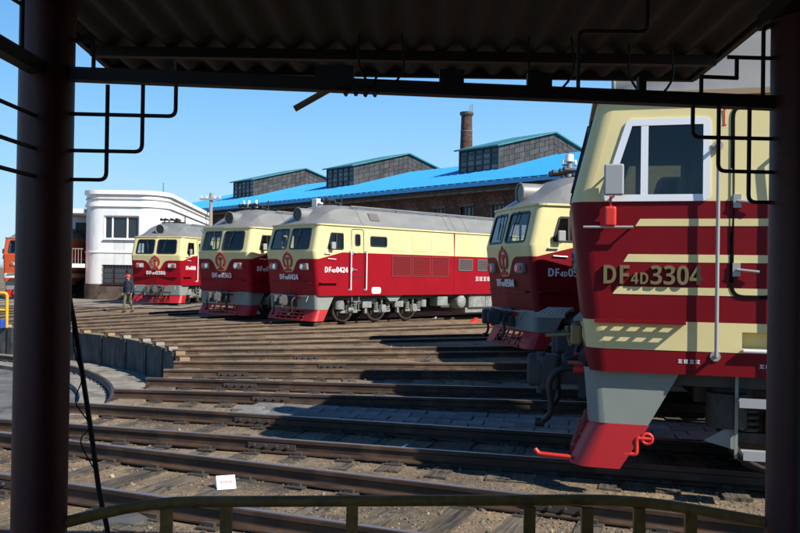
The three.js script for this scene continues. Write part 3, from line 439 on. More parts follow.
function makeLoco(o) {
  const v = o.variant, near = v === 'near', K = (s) => v + s;
  const root = thing('diesel_locomotive', o.label, 'locomotive', 'locomotives standing round the turntable');
  const p = radial(o.angle, o.dist); root.position.set(p.x, 0, p.z); root.rotation.y = (o.angle - 90) * D2R;
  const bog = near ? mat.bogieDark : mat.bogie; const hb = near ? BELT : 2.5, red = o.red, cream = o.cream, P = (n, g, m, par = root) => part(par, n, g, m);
  const winF = (sd) => roundPoly(flip([[0.12, 2.9], [1.24, 2.9], [1.19, 3.66], [0.12, 3.66]], sd), 0.1);
  const cabW = near ? [[-0.47, 2.84], [-1.38, 2.84], [-1.38, 3.55], [-0.69, 3.55]] : [[-0.78, 2.92], [-1.52, 2.92], [-1.52, 3.5], [-0.95, 3.5]];
  const dz = near ? [-1.62, -2.06] : [-1.95, -2.62];
  const engW = rect(-3.85, 3.08, -2.98, 3.45), doorW = rect(dz[1] + 0.22, 3.08, dz[0] - 0.22, 3.5);
  const niche = rect(-2.1, 1.36, -1.74, 1.52);
  const bibTop = [[0, 1.98], [0.2, 1.98], [0.3, 2.05], [0.4, 2.2], [0.5, 2.36], [0.62, 2.46], [0.78, 2.5], [1.42, 2.5]];
  // shell
  P('lower_shell', cached(K('lowR'), () => {
    const g = [];
    for (const sd of [-1, 1]) {
      const top = near ? [[0, BELT], [1.42, BELT]] : bibTop;
      g.push(remap(flat(flip([[0, BOT], [1.42, BOT], ...[...top].reverse()], sd)), (x, h) => mapF(x, h, 0)));
      g.push(corner(sd, BOT, hb));
      const pts = near ? [[-0.48, BOT], [-0.28, BELT], [-HL, BELT], [-HL, BOT]] : [[-0.48, BOT], [zf(2.5) - 0.28, 2.5], [-1.5, BELT], [-HL, BELT], [-HL, BOT]];
      g.push(remap(flat(pts, near ? [niche] : []), (z, h) => mapS(sd)(z, h, 0)));
    }
    const m = merge(g); return [m, turned(m)];
  }), red);
  P('upper_shell', cached(K('upC'), () => {
    const g = [];
    for (const sd of [-1, 1]) {
      if (!near) { g.push(remap(flat(flip([...bibTop, [1.42, BELT], [0, BELT]], sd)), (x, h) => mapF(x, h, 0)), corner(sd, hb, BELT), remap(flat([[zf(2.5) - 0.28, 2.5], [-0.28, BELT], [-1.5, BELT]]), (z, h) => mapS(sd)(z, h, 0))); }
      g.push(remap(flat(flip([[0, BELT], [1.42, BELT], [1.38, TOP], [0, TOP]], sd), [winF(sd)]), (x, h) => mapF(x, h, 0)));
      g.push(corner(sd, BELT, TOP));
      g.push(remap(flat([[-0.28, BELT], [-HL, BELT], [-HL, TOP], [-0.54, TOP]], near ? [roundPoly(cabW, 0.012)] : [roundPoly(cabW, 0.04), roundPoly(engW, 0.06), roundPoly(doorW, 0.08)]), (z, h) => mapS(sd)(z, h, 0)));
    }
    const m = merge(g); return [m, turned(m)];
  }), cream);
  // windscreens
  for (const sd of [-1, 1]) {
    const w = winF(sd);
    const ws = P('windscreen', cached(K('wsf' + sd), () => remap(slab(inflate(w, 0.035), [inflate(w, -0.02)], 0.04), (x, h, d) => mapF(x, h, d - 0.02))), mat.rubber);
    P('pane', cached(K('wsp' + sd), () => remap(flat(w), (x, h) => mapF(x, h, -0.008))), mat.glass, ws);
    P('wiper', cached(K('wip' + sd), () => [rod(V(...mapF(sd * 0.62, 3.72, 0.04)), V(...mapF(sd * 0.5, 3.15, 0.035)), 0.012, 5), rod(V(...mapF(sd * 0.5, 3.42, 0.03)), V(...mapF(sd * 0.48, 2.98, 0.03)), 0.016, 4)]), mat.black);
  }
  P('windscreen', cached(K('rearglass'), () => [-1, 1].map((sd) => turned(remap(flat(winF(sd)), (x, h) => mapF(x, h, -0.008))))), mat.glass);
  // side windows
  for (const sd of [1, -1]) {
    const wm = near ? mat.alu : mat.rubber;
    const cw = P('cab_side_window', cached(K('cwf' + sd), () => { const r = roundPoly(cabW, near ? 0.012 : 0.04); const g = [remap(slab(inflate(r, near ? 0.055 : 0.04), [inflate(r, -0.012)], 0.035), (z, h, d) => mapS(sd)(z, h, d - 0.015))]; const mz = near ? -0.82 : -1.2; g.push(remap(slab(rect(mz - 0.035, near ? 2.85 : 2.93, mz + 0.035, near ? 3.54 : 3.49), [], 0.03), (z, h, d) => mapS(sd)(z, h, d - 0.012))); return g; }), wm);
    P('pane', cached(K('cwp' + sd), () => remap(flat(roundPoly(cabW, 0.012)), (z, h) => mapS(sd)(z, h, -0.01))), near ? mat.smoked : mat.glass, cw);
    for (const [k, wpts] of near ? [] : [['eng', engW], ['dor', doorW]]) { const f = P(k === 'eng' ? 'engine_room_window' : 'door_window', cached(K(k + 'f' + sd), () => { const r = roundPoly(wpts, 0.07); return remap(slab(inflate(r, 0.03), [inflate(r, -0.02)], 0.03), (z, h, d) => mapS(sd)(z, h, d - 0.015)); }), mat.rubber); P('pane', cached(K(k + 'p' + sd), () => remap(flat(roundPoly(wpts, 0.07)), (z, h) => mapS(sd)(z, h, -0.01))), mat.glass, f); }
    // door seal, hinges, handles, grab rails
    const dr = P('cab_door', cached(K('door' + sd), () => { const r = roundPoly([[dz[1], 1.84], [dz[0], 1.84], [dz[0], 3.73], [dz[1], 3.73]], 0.14, 6), sp1 = (q, H) => q.flatMap((a, n) => { const b = q[(n + 1) % q.length]; return (a[1] - H) * (b[1] - H) < 0 ? [a, [mix(a[0], b[0], (H - a[1]) / (b[1] - a[1])), H]] : [a]; }), sp = (q) => [2.2, 2.4, 2.6, 2.72, BELT, 2.85, 3.0, 3.2, 3.4].reduce(sp1, q); return remap(slab(sp(r), [sp(inflate(r, near ? -0.036 : -0.028))], 0.012), (z, h, d) => mapS(sd)(z, h, d - 0.002)); }), near ? mat.ink : mat.black);
    P('door_handle', cached(K('dh' + sd), () => [2.12, 2.78].flatMap((h) => [box(0.03, 0.13, 0.07, sd * 1.615, h, dz[0] - 0.06), rod(V(sd * 1.64, h, dz[0] - 0.06), V(sd * 1.66, h - 0.02, dz[0] - 0.26), 0.014, 6)])), mat.steel, dr);
    for (const [z, h0, h1] of near ? [[-1.5, 1.28, 3.32], [-2.13, 1.28, 3.32]] : [[dz[0] + 0.07, 1.32, 2.86], [dz[1] - 0.07, 1.32, 2.86]]) { const r = near ? 0.0185 : 0.026; const g = P('grab_rail', cached(K('gr' + sd + z), () => [rod(V(sd * 1.69, h0, z), V(sd * 1.69, h1, z), r, 8), rod(V(sd * 1.58, h1, z), V(sd * 1.69, h1, z), r, 8), rod(V(sd * 1.58, h0, z), V(sd * 1.69, h0, z), r, 8), cyl(0.05, 0.05, 0.02, 10, sd * 1.605, h1, z, 'x'), cyl(0.05, 0.05, 0.02, 10, sd * 1.605, h0, z, 'x')]), near ? mat.steel : mat.white); }
    // mirror, extinguisher box, short rods
    const mr = P('mirror', cached(K('mir' + sd), () => near ? [rbox(0.07, 0.31, 0.19, sd * 1.72, 2.99, -0.53, 0.02)] : [rbox(0.07, 0.27, 0.2, sd * 1.76, 3.03, -0.92, 0.02)]), mat.mirrorBack);
    P('mirror_arm', cached(K('mia' + sd), () => { const z = near ? -0.53 : -0.92; return [rod(V(sd * 1.58, 2.83, z), V(sd * 1.74, 2.86, z), 0.012, 6), rod(V(sd * 1.58, 3.12, z), V(sd * 1.74, 3.1, z), 0.012, 6)]; }), mat.steel, mr);
    if (near) {
      P('red_signal_box', cached(K('rsb' + sd), () => [rbox(0.07, 0.2, 0.115, sd * 1.69, 2.63, -0.5, 0.025, 2), rod(V(sd * 1.69, 2.72, -0.5), V(sd * 1.69, 2.83, -0.5), 0.012, 6)]), mat.signal);
      P('hand_rod', cached(K('hro' + sd), () => [rod(V(sd * 1.69, 2.525, -0.24), V(sd * 1.69, 2.525, -0.72), 0.014, 6), rod(V(sd * 1.6, 2.525, -0.7), V(sd * 1.69, 2.525, -0.7), 0.012, 6), rod(V(sd * 1.58, 2.525, -0.44), V(sd * 1.69, 2.525, -0.44), 0.012, 6)]), mat.steel);
    } else {
      P('drip_rail', cached(K('hro' + sd), () => [rod(V(sd * 1.63, 2.52, -0.75), V(sd * 1.63, 2.5, -1.15), 0.02, 6), box(0.07, 0.03, 0.3, sd * 1.63, 2.72, -0.75)]), mat.alu);
    }
    // ledge at the foot of the cab, slotted on the near engine
    P('ledge', cached(K('ledge' + sd), () => { const holes = []; if (near) for (let r = 0; r < 2; r++) for (let i = 0; i < 5; i++) { const z = -0.44 - i * 0.155 - r * 0.02, a = 0.022 + r * 0.046; holes.push([[z, a], [z - 0.128, a], [z - 0.128, a + 0.032], [z, a + 0.032]]); } return remap(slab(rect(-1.22, -0.01, -0.36, 0.12), holes, 0.03), (z, off, d) => [sd * (1.6 + off), 1.58 + d, z]); }), red);
    if (near) {
      for (const [h0, h1, zs] of [[2.54, 2.612, -0.74], [2.185, 2.262, -0.63], [1.865, 1.94, -0.53]]) P('cream_stripe', cached(K('st' + sd + h0), () => remap(slab([[zs - 0.0, h0], [-HL * 2 + 0.8, h0], [-HL * 2 + 0.8, h1], [zs - 0.045, h1]], [], 0.003), (z, h, d) => mapS(sd)(z, h, d + 0.001))), cream);
      P('cream_band', cached(K('cb' + sd), () => [remap(slab([[-0.455, 1.32], [-HL * 2 + 0.6, 1.32], [-HL * 2 + 0.6, 1.605], [-0.42, 1.605]], [niche], 0.003), (z, h, d) => mapS(sd)(z, h, d + 0.001)), corner(sd, 1.32, 1.605, 0.004), remap(slab(flip([[0, 1.32], [1.42, 1.32], [1.42, 1.605], [0, 1.605]], sd), [], 0.003), (x, h, d) => mapF(x, h, d + 0.001))]), cream);
      P('foot_niche', cached(K('ni' + sd), () => [box(0.01, 0.2, 0.4, sd * 1.47, 1.44, -1.92), box(0.13, 0.01, 0.4, sd * 1.535, 1.53, -1.92), box(0.13, 0.01, 0.4, sd * 1.535, 1.355, -1.92), box(0.13, 0.18, 0.01, sd * 1.535, 1.44, -1.735), box(0.13, 0.18, 0.01, sd * 1.535, 1.44, -2.105)]), cream);
      P('niche_lip', cached(K('nl' + sd), () => rbox(0.06, 0.03, 0.36, sd * 1.635, 1.345, -1.92, 0.01)), mat.alu);
      for (const [zz, hh] of [[-1.26, 1.22], [-2.0, 1.2]]) P('white_lettering', cached(K('gl' + sd + zz), () => glyphBars(4, 0.04, 0.004).rotateY(sd * Math.PI / 2).translate(sd * 1.603, hh, zz)), mat.white);
      const red1 = P('red_mark', cached(K('rm' + sd), () => [box(0.004, 0.15, 0.012, sd * 1.575, 3.6, -1.56), box(0.004, 0.012, 0.035, sd * 1.575, 3.675, -1.56), box(0.004, 0.012, 0.035, sd * 1.575, 3.525, -1.56)]), mat.signal);
    } else {
      for (let i = 0; i < 3; i++) { // louvred panels low, plain hatches high
        const g = P('louvre_panel', cached(K('lv' + sd + i), () => { const z0 = -4.15 - i * 1.17, q = [remap(slab(rect(z0 - 1.1, 1.86, z0, 2.72), [rect(z0 - 1.06, 1.9, z0 - 0.04, 2.68)], 0.02), (z, h, d) => mapS(sd)(z, h, d))]; for (let k = 0; k < 14; k++) q.push(box(0.018, 0.03, 1.02, sd * 1.608, 1.93 + k * 0.055, z0 - 0.55, 0, 0, sd * -0.5)); return q; }), mat.grille);
        P('hatch', cached(K('ht' + sd + i), () => { const z0 = -4.15 - i * 1.17; return remap(slab(roundPoly(rect(z0 - 1.08, 2.92, z0, 3.62), 0.05), [], 0.014), (z, h, d) => mapS(sd)(z, h, d)); }), cream);
      }
      for (const z0 of [-8.2, -9.5]) P('louvre_panel', cached(K('ls' + sd + z0), () => { const q = [remap(slab(rect(z0 - 0.95, 2.14, z0, 2.68), [rect(z0 - 0.9, 2.18, z0 - 0.05, 2.64)], 0.03), (z, h, d) => mapS(sd)(z, h, d))]; for (let k = 0; k < 9; k++) q.push(box(0.03, 0.03, 0.9, sd * 1.612, 2.2 + k * 0.053, z0 - 0.475, 0, 0, sd * -0.5)); return q; }), mat.darkGrille);
      P('panel_seam', cached(K('sm' + sd), () => [box(0.03, TOP - BOT, 0.035, sd * 1.595, (TOP + BOT) / 2, -7.95), box(0.02, TOP - BOT, 0.03, sd * 1.597, (TOP + BOT) / 2, -12.4)]), cached ? red : red);
      P('white_plate', cached(K('wp' + sd), () => remap(slab(roundPoly(rect(-3.55, 1.16, -3.05, 1.42), 0.09), [], 0.01), (z, h, d) => mapS(sd)(z, h, d))), mat.white);
      P('white_lettering', cached(K('gl' + sd), () => glyphBars(4, 0.2, 0.008).rotateY(sd * Math.PI / 2).translate(sd * 1.606, 1.8, -9.9)), mat.white);
    }
    if (o.num) P('side_number', cached(K('sn' + o.num + sd), () => plateText(o.num, near ? 0.185 : 0.21, near ? 0.035 : 0.012).scale(near ? 0.87 : 0.95, 1, 1).rotateY(sd * Math.PI / 2).translate(sd * 1.6, near ? 2.06 : 2.1, near ? -0.88 : -1.18)), near ? mat.brass : mat.white);
  }
  // roof
  P('roof', cached(K('roof'), () => {
    const prof = []; for (let i = 0; i <= 24; i++) { const q = Math.abs(i / 12 - 1), sgn = i < 12 ? -1 : 1; const pts = [[0, 4.73], [0.62, 4.69], [1.06, 4.52], [1.44, 3.98], [1.585, TOP]]; const tt = q * 4, k = Math.min(3, Math.floor(tt)), f = tt - k; prof.push([sgn * mix(pts[k][0], pts[k + 1][0], f), mix(pts[k][1], pts[k + 1][1], f)]); }
    const NV = 16, g = gridGeo(24, NV, (u, vv) => { const [x, h] = prof[Math.round(u * 24)], ax = Math.abs(x); const edge = ax < 1.38 ? -0.26 - 0.1 * ax / 1.42 : -0.36 - 0.2 * (1 - Math.sqrt(Math.max(0, 1 - ((ax - 1.38) / 0.206) ** 2))); const t = Math.min(1, vv / 0.8), k = Math.pow(Math.sin(t * Math.PI / 2), 1.12); const z = vv <= 0.8 ? mix(edge + 0.03, -1.9, t) : mix(-1.9, -HL, (vv - 0.8) / 0.2); return [x, TOP + (h - TOP) * k + 0.005, z]; });
    const q = toCreasedNormals(g, 0.3); return [q, turned(q)];
  }), mat.roof);
  P('roof_edge', cached(K('redge'), () => { const g = []; for (const sd of [-1, 1]) { g.push(box(0.06, 0.055, 2 * HL - 1.1, sd * 1.585, TOP, -HL)); const c = []; for (let i = 0; i <= 8; i++) { const a = i / 8 * Math.PI / 2; c.push(V(sd * (1.38 + 0.205 * Math.sin(a)), TOP, -0.54 + 0.205 * Math.cos(a))); } for (let i = 0; i < 8; i++) g.push(beamBox(c[i], c[i + 1], 0.05, 0.055)); g.push(beamBox(V(0, TOP, -0.24), V(sd * 1.39, TOP, -0.335), 0.05, 0.055)); } return g; }), near ? mat.tan : cream);
  P('roof_seam', cached(K('rseam'), () => { const g = []; for (const z of [-2.6, -7.7, -8.15, -8.95, -11.6, -14, -17.6]) for (const sd of [-1, 1]) { const q = [[0.02, 4.73], [0.62, 4.69], [1.06, 4.52], [1.44, 3.98], [1.58, TOP]]; for (let k = 0; k < 4; k++) g.push(beamBox(V(sd * q[k][0], q[k][1] + 0.005, z), V(sd * q[k + 1][0], q[k + 1][1] + 0.005, z), 0.045, 0.02)); } return g; }), mat.line);
  for (const sd of [-1, 1]) P('roof_pipe', cached(K('rpipe' + sd), () => [rod(V(sd * 0.98, 4.66, -2.4), V(sd * 0.98, 4.66, -16), 0.035, 6), ...[-2.8, -5, -7.5, -10, -13, -15.5].map((z) => box(0.05, 0.16, 0.06, sd * 0.96, 4.6, z))]), mat.roof);
  for (const z of [-3.4]) for (const sd of [-1, 1]) P('roof_vent', cached(K('rv' + sd + z), () => box(0.36, 0.03, 0.5, sd * 1.27, 4.26, z, 0, 0, sd * -0.98)), mat.darkGrille);
  const horn = P('roof_horns', cached(K('horn'), () => [box(1.5, 0.08, 0.1, 0, 4.74, -2.05), ...[-0.6, -0.3, 0.05, 0.42].flatMap((x, i) => [new THREE.CylinderGeometry(0.03, 0.085, 0.5, 8).rotateX(-Math.PI / 2).translate(x, 4.9, -1.9 + 0.06 * (i % 2)), cyl(0.04, 0.04, 0.2, 6, x, 4.8, -2.05)]), cyl(0.03, 0.03, 0.42, 6, 0.65, 4.92, -2.2), box(0.26, 0.16, 0.26, -0.05, 4.8, -2.5)]), mat.black);
  if (o.insulators) for (const x of [-0.42, -0.1, 0.35]) P('insulator', cached(K('ins' + x), () => [0, 1, 2].map((k) => cyl(0.09 - k * 0.012, 0.07 - k * 0.012, 0.1, 10, x, 4.86 + k * 0.11, -1.75))), mat.white);
  if (o.roofBox) P('roof_box', cached(K('rbx'), () => rbox(0.34, 0.34, 0.34, -0.35, 4.82, -1.75, 0.03)), mat.white);
  if (near) { // louvred vents and a curved pipe on the roof
    const lv = []; for (let k = 0; k < 6; k++) lv.push(box(0.5, 0.03, 1.0, 1.3 - k * 0.055, 4.1 + k * 0.075, -2.75, 0, 0, -0.6)); P('roof_louvre', lv, mat.roof);
  }
  const hd = P('headlight', cached(K('hl'), () => [new THREE.CylinderGeometry(0.27, 0.27, 0.9, 28, 1, true).rotateX(Math.PI / 2).translate(0, 4.26, -0.95), new THREE.TorusGeometry(0.265, 0.028, 6, 28).translate(0, 4.26, -0.5), cyl(0.26, 0.26, 0.02, 24, 0, 4.26, -0.66, 'z')]), mat.roof);
  P('lens', cached(K('hln'), () => cyl(0.245, 0.22, 0.05, 24, 0, 4.26, -0.53, 'z')), mat.darkGlass, hd);
  // front: marker lamps, emblem, number, ledge
  for (const sd of [-1, 1]) {
    const lm = P('marker_lamp', cached(K('ml' + sd), () => near ? rbox(0.44, 0.26, 0.2, sd * 0.9, 2.2, zf(2.2) - 0.14, 0.06, 3) : rbox(0.48, 0.28, 0.2, sd * 1.0, 2.2, zf(2.2) - 0.08, 0.06, 3)), mat.skirt);
    P('white_lens', cached(K('mlw' + sd), () => cyl(0.1, 0.1, 0.03, 16, sd * (near ? 0.82 : 0.9), 2.2, zf(2.2) + (near ? -0.035 : 0.025), 'z')), mat.lens, lm);
    P('red_lens', cached(K('mlr' + sd), () => cyl(0.085, 0.085, 0.03, 16, sd * (near ? 1.02 : 1.13), 2.2, zf(2.2) + (near ? -0.04 : 0.02), 'z')), mat.redLens, lm);
  }
  if (!near && !o.plainFront) P('emblem', cached(K('emb'), () => {
    const arc = []; for (let i = 0; i <= 28; i++) { const a = (-58 + i * 296 / 28) * D2R; arc.push([0.25 * Math.cos(a), 0.27 * Math.sin(a)]); } for (let i = 28; i >= 0; i--) { const a = (-58 + i * 296 / 28) * D2R; arc.push([0.185 * Math.cos(a), 0.205 * Math.sin(a)]); }
    const rail = [[-0.18, -0.36], [0.18, -0.36], [0.17, -0.3], [0.05, -0.25], [0.035, -0.16], [0.035, 0.0], [0.06, 0.03], [0.1, 0.05], [0.1, 0.1], [0.06, 0.13], [-0.06, 0.13], [-0.1, 0.1], [-0.1, 0.05], [-0.06, 0.03], [-0.035, 0.0], [-0.035, -0.16], [-0.05, -0.25], [-0.17, -0.3]];
    const tip = [[-0.06, 0.255], [0.06, 0.255], [0, 0.335]];
    return [arc, rail, tip].map((q) => slab(q, [], 0.02).scale(1.22, 1.15, 1).rotateX(0.118).translate(0, 2.42, zf(2.42) + 0.004));
  }), mat.emblem);
  if (o.num && !near) P('front_number', cached(K('fn' + o.num), () => plateText(o.num, 0.205, 0.02).rotateX(0.118).translate(0, 1.8, zf(1.8) + 0.008)), o.numMat || mat.white);
  P('front_ledge', cached(K('fl'), () => remap(slab([[-1.3, -0.05], [1.3, -0.05], [1.3, 0.1], [-1.3, 0.1]], [], 0.03), (x, off, d) => { const q = mapF(x, 1.57, 0); return [x, 1.57 + d, q[2] + off]; })), near ? mat.skirt : red);
  if (near) P('foot_plate', [...Array.from({ length: 7 }, (_, i) => box(1.7, 0.03, 0.028, 0, 1.6, 0.02 + i * 0.045)), box(0.04, 0.05, 0.34, -0.85, 1.595, 0.15), box(0.04, 0.05, 0.34, 0.85, 1.595, 0.15)], mat.skirt);
  // cab inside
  const cab = P('cab_interior', cached(K('cabin'), () => [box(3.0, 2.2, 0.06, 0, 2.75, dz[0] + 0.12), box(3.0, 0.06, 1.3, 0, 1.72, -1.0), box(2.9, 0.05, 1.2, 0, 3.74, -1.25)]), mat.cabin);
  P('driving_desk', cached(K('desk'), () => [box(2.5, 0.75, 0.34, 0, 2.3, -0.66), box(1.0, 0.24, 0.26, 0.55, 2.72, -0.66), box(0.5, 0.2, 0.2, -0.6, 2.72, -0.66)]), mat.desk, cab);
  for (const x of [-0.75, 0.75]) P('driver_seat', cached(K('seat' + x), () => [rbox(0.5, 0.12, 0.4, x, 2.3, -1.2, 0.04), rbox(0.48, 0.62, 0.12, x, 2.68, -1.4, 0.05), cyl(0.06, 0.06, 0.5, 8, x, 2.0, -1.2)]), mat.seat, cab);
  // skirt, plough, coupler
  const so = (e, hOff) => { const pts = []; for (let i = -1; i <= 1; i += 2) { const c = []; for (let k = 0; k <= 6; k++) { const a = k / 6 * Math.PI / 2; c.push([i * (1.35 + (0.17 + e) * Math.sin(a)), -0.47 + (0.17 + e) * Math.cos(a) + hOff]); } pts.push(i < 0 ? c.reverse() : c); } return [...pts[0], ...pts[1]]; };
  const loft = (A, ha, B, h_b) => gridGeo(A.length - 1, 1, (u, vv) => { const k = Math.round(u * (A.length - 1)), q = vv < 0.5 ? A[k] : B[k]; return [q[0], vv < 0.5 ? ha : h_b, q[1]]; });
  P('front_skirt', cached(K('skirt'), () => { const g = [loft(so(0, 0.05), BOT + 0.02, so(0, 0), 0.56)]; for (const sd of [-1, 1]) g.push(remap(slab([[-0.42, BOT + 0.02], [-1.19, BOT + 0.02], [-0.89, 0.56], [-0.47, 0.56]], [], 0.02), (z, h, d) => [sd * (1.5 + d), h, z])); return g; }), mat.skirt);
  const plowLine = (e, off) => so(e, off);
  P('plough', cached(K('plow'), () => {
    const g = []; for (const sd of [-1, 1]) { // solid corner plates
      const n = 6, A = so(0.0, -0.04), B = so(0.06, 0.12); const pick = (L) => sd > 0 ? L.slice(7) : L.slice(0, 7).reverse();
      const a = [[sd * 0.78, pick(A)[0][1]], ...pick(A), [sd * 1.52, -0.9]], b = [[sd * 0.9, pick(B)[0][1]], ...pick(B), [sd * 1.58, -0.62]];
      g.push(loft(a, 0.56, b, 0.12));
    }
    for (const [t, th] of [[0, 0.07], [0.36, 0.05], [0.66, 0.05], [1, 0.07]]) { const h = mix(0.53, 0.15, t), z = mix(-0.34, -0.12, t); g.push(box(2 * mix(0.8, 0.92, t), th, 0.05, 0, h, z)); }
    for (const x of [-0.6, -0.2, 0.2, 0.6]) g.push(beamBox(V(x, 0.55, -0.34), V(x, 0.13, -0.11), 0.06, 0.04));
    return g;
  }), mat.plow);
  P('coupler', cached(K('cpl'), () => [box(0.28, 0.26, 0.9, 0, 0.88, -0.3), rbox(0.4, 0.42, 0.24, 0.02, 0.88, 0.2, 0.06, 2), rbox(0.13, 0.4, 0.26, -0.15, 0.88, 0.36, 0.05, 2), rbox(0.12, 0.3, 0.2, 0.16, 0.88, 0.36, 0.05, 2), cyl(0.05, 0.05, 0.48, 10, 0.14, 0.88, 0.3), box(0.7, 0.5, 0.1, 0, 0.88, -0.2)]), o.couplerMat || mat.under);
  for (const sd of [-1, 1]) {
    P('air_hose', cached(K('hose' + sd), () => [tube([V(sd * 0.55, 0.98, -0.22), V(sd * 0.56, 0.98, 0.02), V(sd * 0.58, 0.82, 0.16), V(sd * 0.6, 0.5, 0.14), V(sd * 0.52, 0.36, 0.24)], 0.035, 8, 16), cyl(0.05, 0.05, 0.1, 8, sd * 0.51, 0.35, 0.27, 'z')]), mat.rubber);
    P('hose_cock', cached(K('cock' + sd), () => [cyl(0.045, 0.045, 0.12, 8, sd * 0.55, 0.98, -0.16, 'z'), box(0.025, 0.025, 0.16, sd * 0.55, 1.05, -0.12)]), mat.signal);
  }
  if (!near) P('uncoupling_lever', cached(K('ulev'), () => [rod(V(-1.25, 1.06, -0.12), V(1.25, 1.06, -0.12), 0.018, 6), rod(V(1.25, 1.06, -0.12), V(1.28, 0.86, 0.0), 0.018, 6), rod(V(-1.25, 1.06, -0.12), V(-1.28, 0.86, 0.0), 0.018, 6)]), near ? mat.brass : mat.skirt);
  if (near) {
    P('bracket', [rbox(0.12, 0.22, 0.12, 1.2, 1.42, -0.16, 0.03), rod(V(1.2, 1.42, -0.1), V(1.2, 1.4, 0.16), 0.02, 6), rod(V(1.1, 1.3, -0.1), V(1.2, 1.5, -0.06), 0.025, 6)], mat.brass);
    P('sand_pipe', [bentPipe([V(1.54, 0.27, -0.66), V(1.54, 0.27, -0.78), V(1.54, 0.43, -0.78), V(1.54, 0.43, -0.92)], 0.022, 0.03), new THREE.TorusGeometry(0.05, 0.018, 6, 12).rotateY(Math.PI / 2).translate(1.54, 0.43, -0.88)], mat.signal);
    P('front_foot_bar', [bentPipe([V(1.42, 0.17, -0.14), V(1.36, 0.17, 0.2), V(1.36, 0.22, 0.24)], 0.024, 0.04)], mat.signal);
    for (const [h, z0] of [[0.84, -1.72], [0.34, -1.76]]) P('step', [rbox(0.26, 0.035, 0.36, 1.5, h, z0 - 0.18, 0.01), box(0.012, 0.09, 0.36, 1.63, h + 0.005, z0 - 0.18)], mat.mirrorBack);
    P('step_hanger', [box(0.03, 0.9, 0.03, 1.42, 0.72, -1.72), box(0.03, 0.3, 0.03, 1.42, 0.98, -2.06), remap(slab([[-1.74, 0.34], [-1.74, 0.62], [-1.42, 0.42]], [], 0.02), (z, h, d) => [1.36 + d, h, z])], mat.skirt);
  } else {
    for (const sd of [-1, 1]) P('step', cached(K('stp' + sd), () => [rbox(0.22, 0.03, 0.4, sd * 1.5, 0.85, -2.28, 0.01), rbox(0.22, 0.03, 0.4, sd * 1.5, 0.5, -2.28, 0.01), box(0.02, 0.7, 0.03, sd * 1.5, 0.8, -2.1), box(0.02, 0.7, 0.03, sd * 1.5, 0.8, -2.46)]), mat.bogie);
  }
  // underframe, tank, reservoirs
  P('underframe', cached('underframe', () => [box(2.7, 0.22, 2 * HL - 2, 0, 1.06, -HL), box(2.2, 0.5, 5.2, 0, 0.75, -10.2), box(2.0, 0.06, 2 * HL - 2.2, 0, 0.95, -HL)]), mat.under);
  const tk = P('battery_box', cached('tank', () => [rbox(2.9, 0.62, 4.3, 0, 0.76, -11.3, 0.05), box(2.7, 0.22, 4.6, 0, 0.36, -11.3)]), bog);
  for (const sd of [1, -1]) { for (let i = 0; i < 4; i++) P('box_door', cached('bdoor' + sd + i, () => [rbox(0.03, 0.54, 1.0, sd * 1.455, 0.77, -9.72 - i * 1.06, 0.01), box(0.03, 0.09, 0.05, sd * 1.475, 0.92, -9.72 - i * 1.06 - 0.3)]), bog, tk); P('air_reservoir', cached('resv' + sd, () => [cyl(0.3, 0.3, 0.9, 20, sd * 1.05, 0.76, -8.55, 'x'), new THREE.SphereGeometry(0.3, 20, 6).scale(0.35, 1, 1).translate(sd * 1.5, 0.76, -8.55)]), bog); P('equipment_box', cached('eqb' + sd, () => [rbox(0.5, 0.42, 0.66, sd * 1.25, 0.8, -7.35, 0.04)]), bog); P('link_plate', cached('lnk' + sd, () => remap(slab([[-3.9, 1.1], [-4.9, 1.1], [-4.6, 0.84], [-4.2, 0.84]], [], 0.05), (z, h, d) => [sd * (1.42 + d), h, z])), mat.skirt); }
  // bogies
  for (const zb of [-4.0, -16.4]) {
    const b = P('bogie', cached('bogie' + zb, () => {
      const g = [];
      for (const sd of [-1, 1]) {
        for (const [za, zc] of [[-2.5, -2.1], [-1.5, -0.3], [0.3, 1.5], [2.1, 2.5]]) g.push(rbox(0.14, 0.24, zc - za, sd * 1.15, 0.86, zb + (za + zc) / 2, 0.03));
        for (const zw of [-1.8, 0, 1.8]) g.push(rbox(0.14, 0.16, 0.7, sd * 1.15, 1.0, zb + zw, 0.03));
        g.push(rbox(0.2, 0.3, 0.5, sd * 1.2, 0.72, zb + 0.9, 0.03), rbox(0.2, 0.3, 0.5, sd * 1.2, 0.72, zb - 0.9, 0.03), box(0.14, 0.5, 0.1, sd * 1.2, 0.6, zb + 0.95), box(0.14, 0.5, 0.1, sd * 1.2, 0.6, zb - 0.85));
        g.push(cyl(0.2, 0.2, 0.34, 14, sd * 1.22, 0.72, zb + 2.35), cyl(0.17, 0.17, 0.3, 14, sd * 1.22, 0.72, zb - 2.35));
      }
      g.push(box(2.2, 0.2, 0.3, 0, 0.86, zb + 2.5), box(2.2, 0.2, 0.3, 0, 0.86, zb - 2.5), box(2.2, 0.24, 0.4, 0, 0.8, zb + 0.9), box(2.2, 0.24, 0.4, 0, 0.8, zb - 0.9));
      return g;
    }), bog);
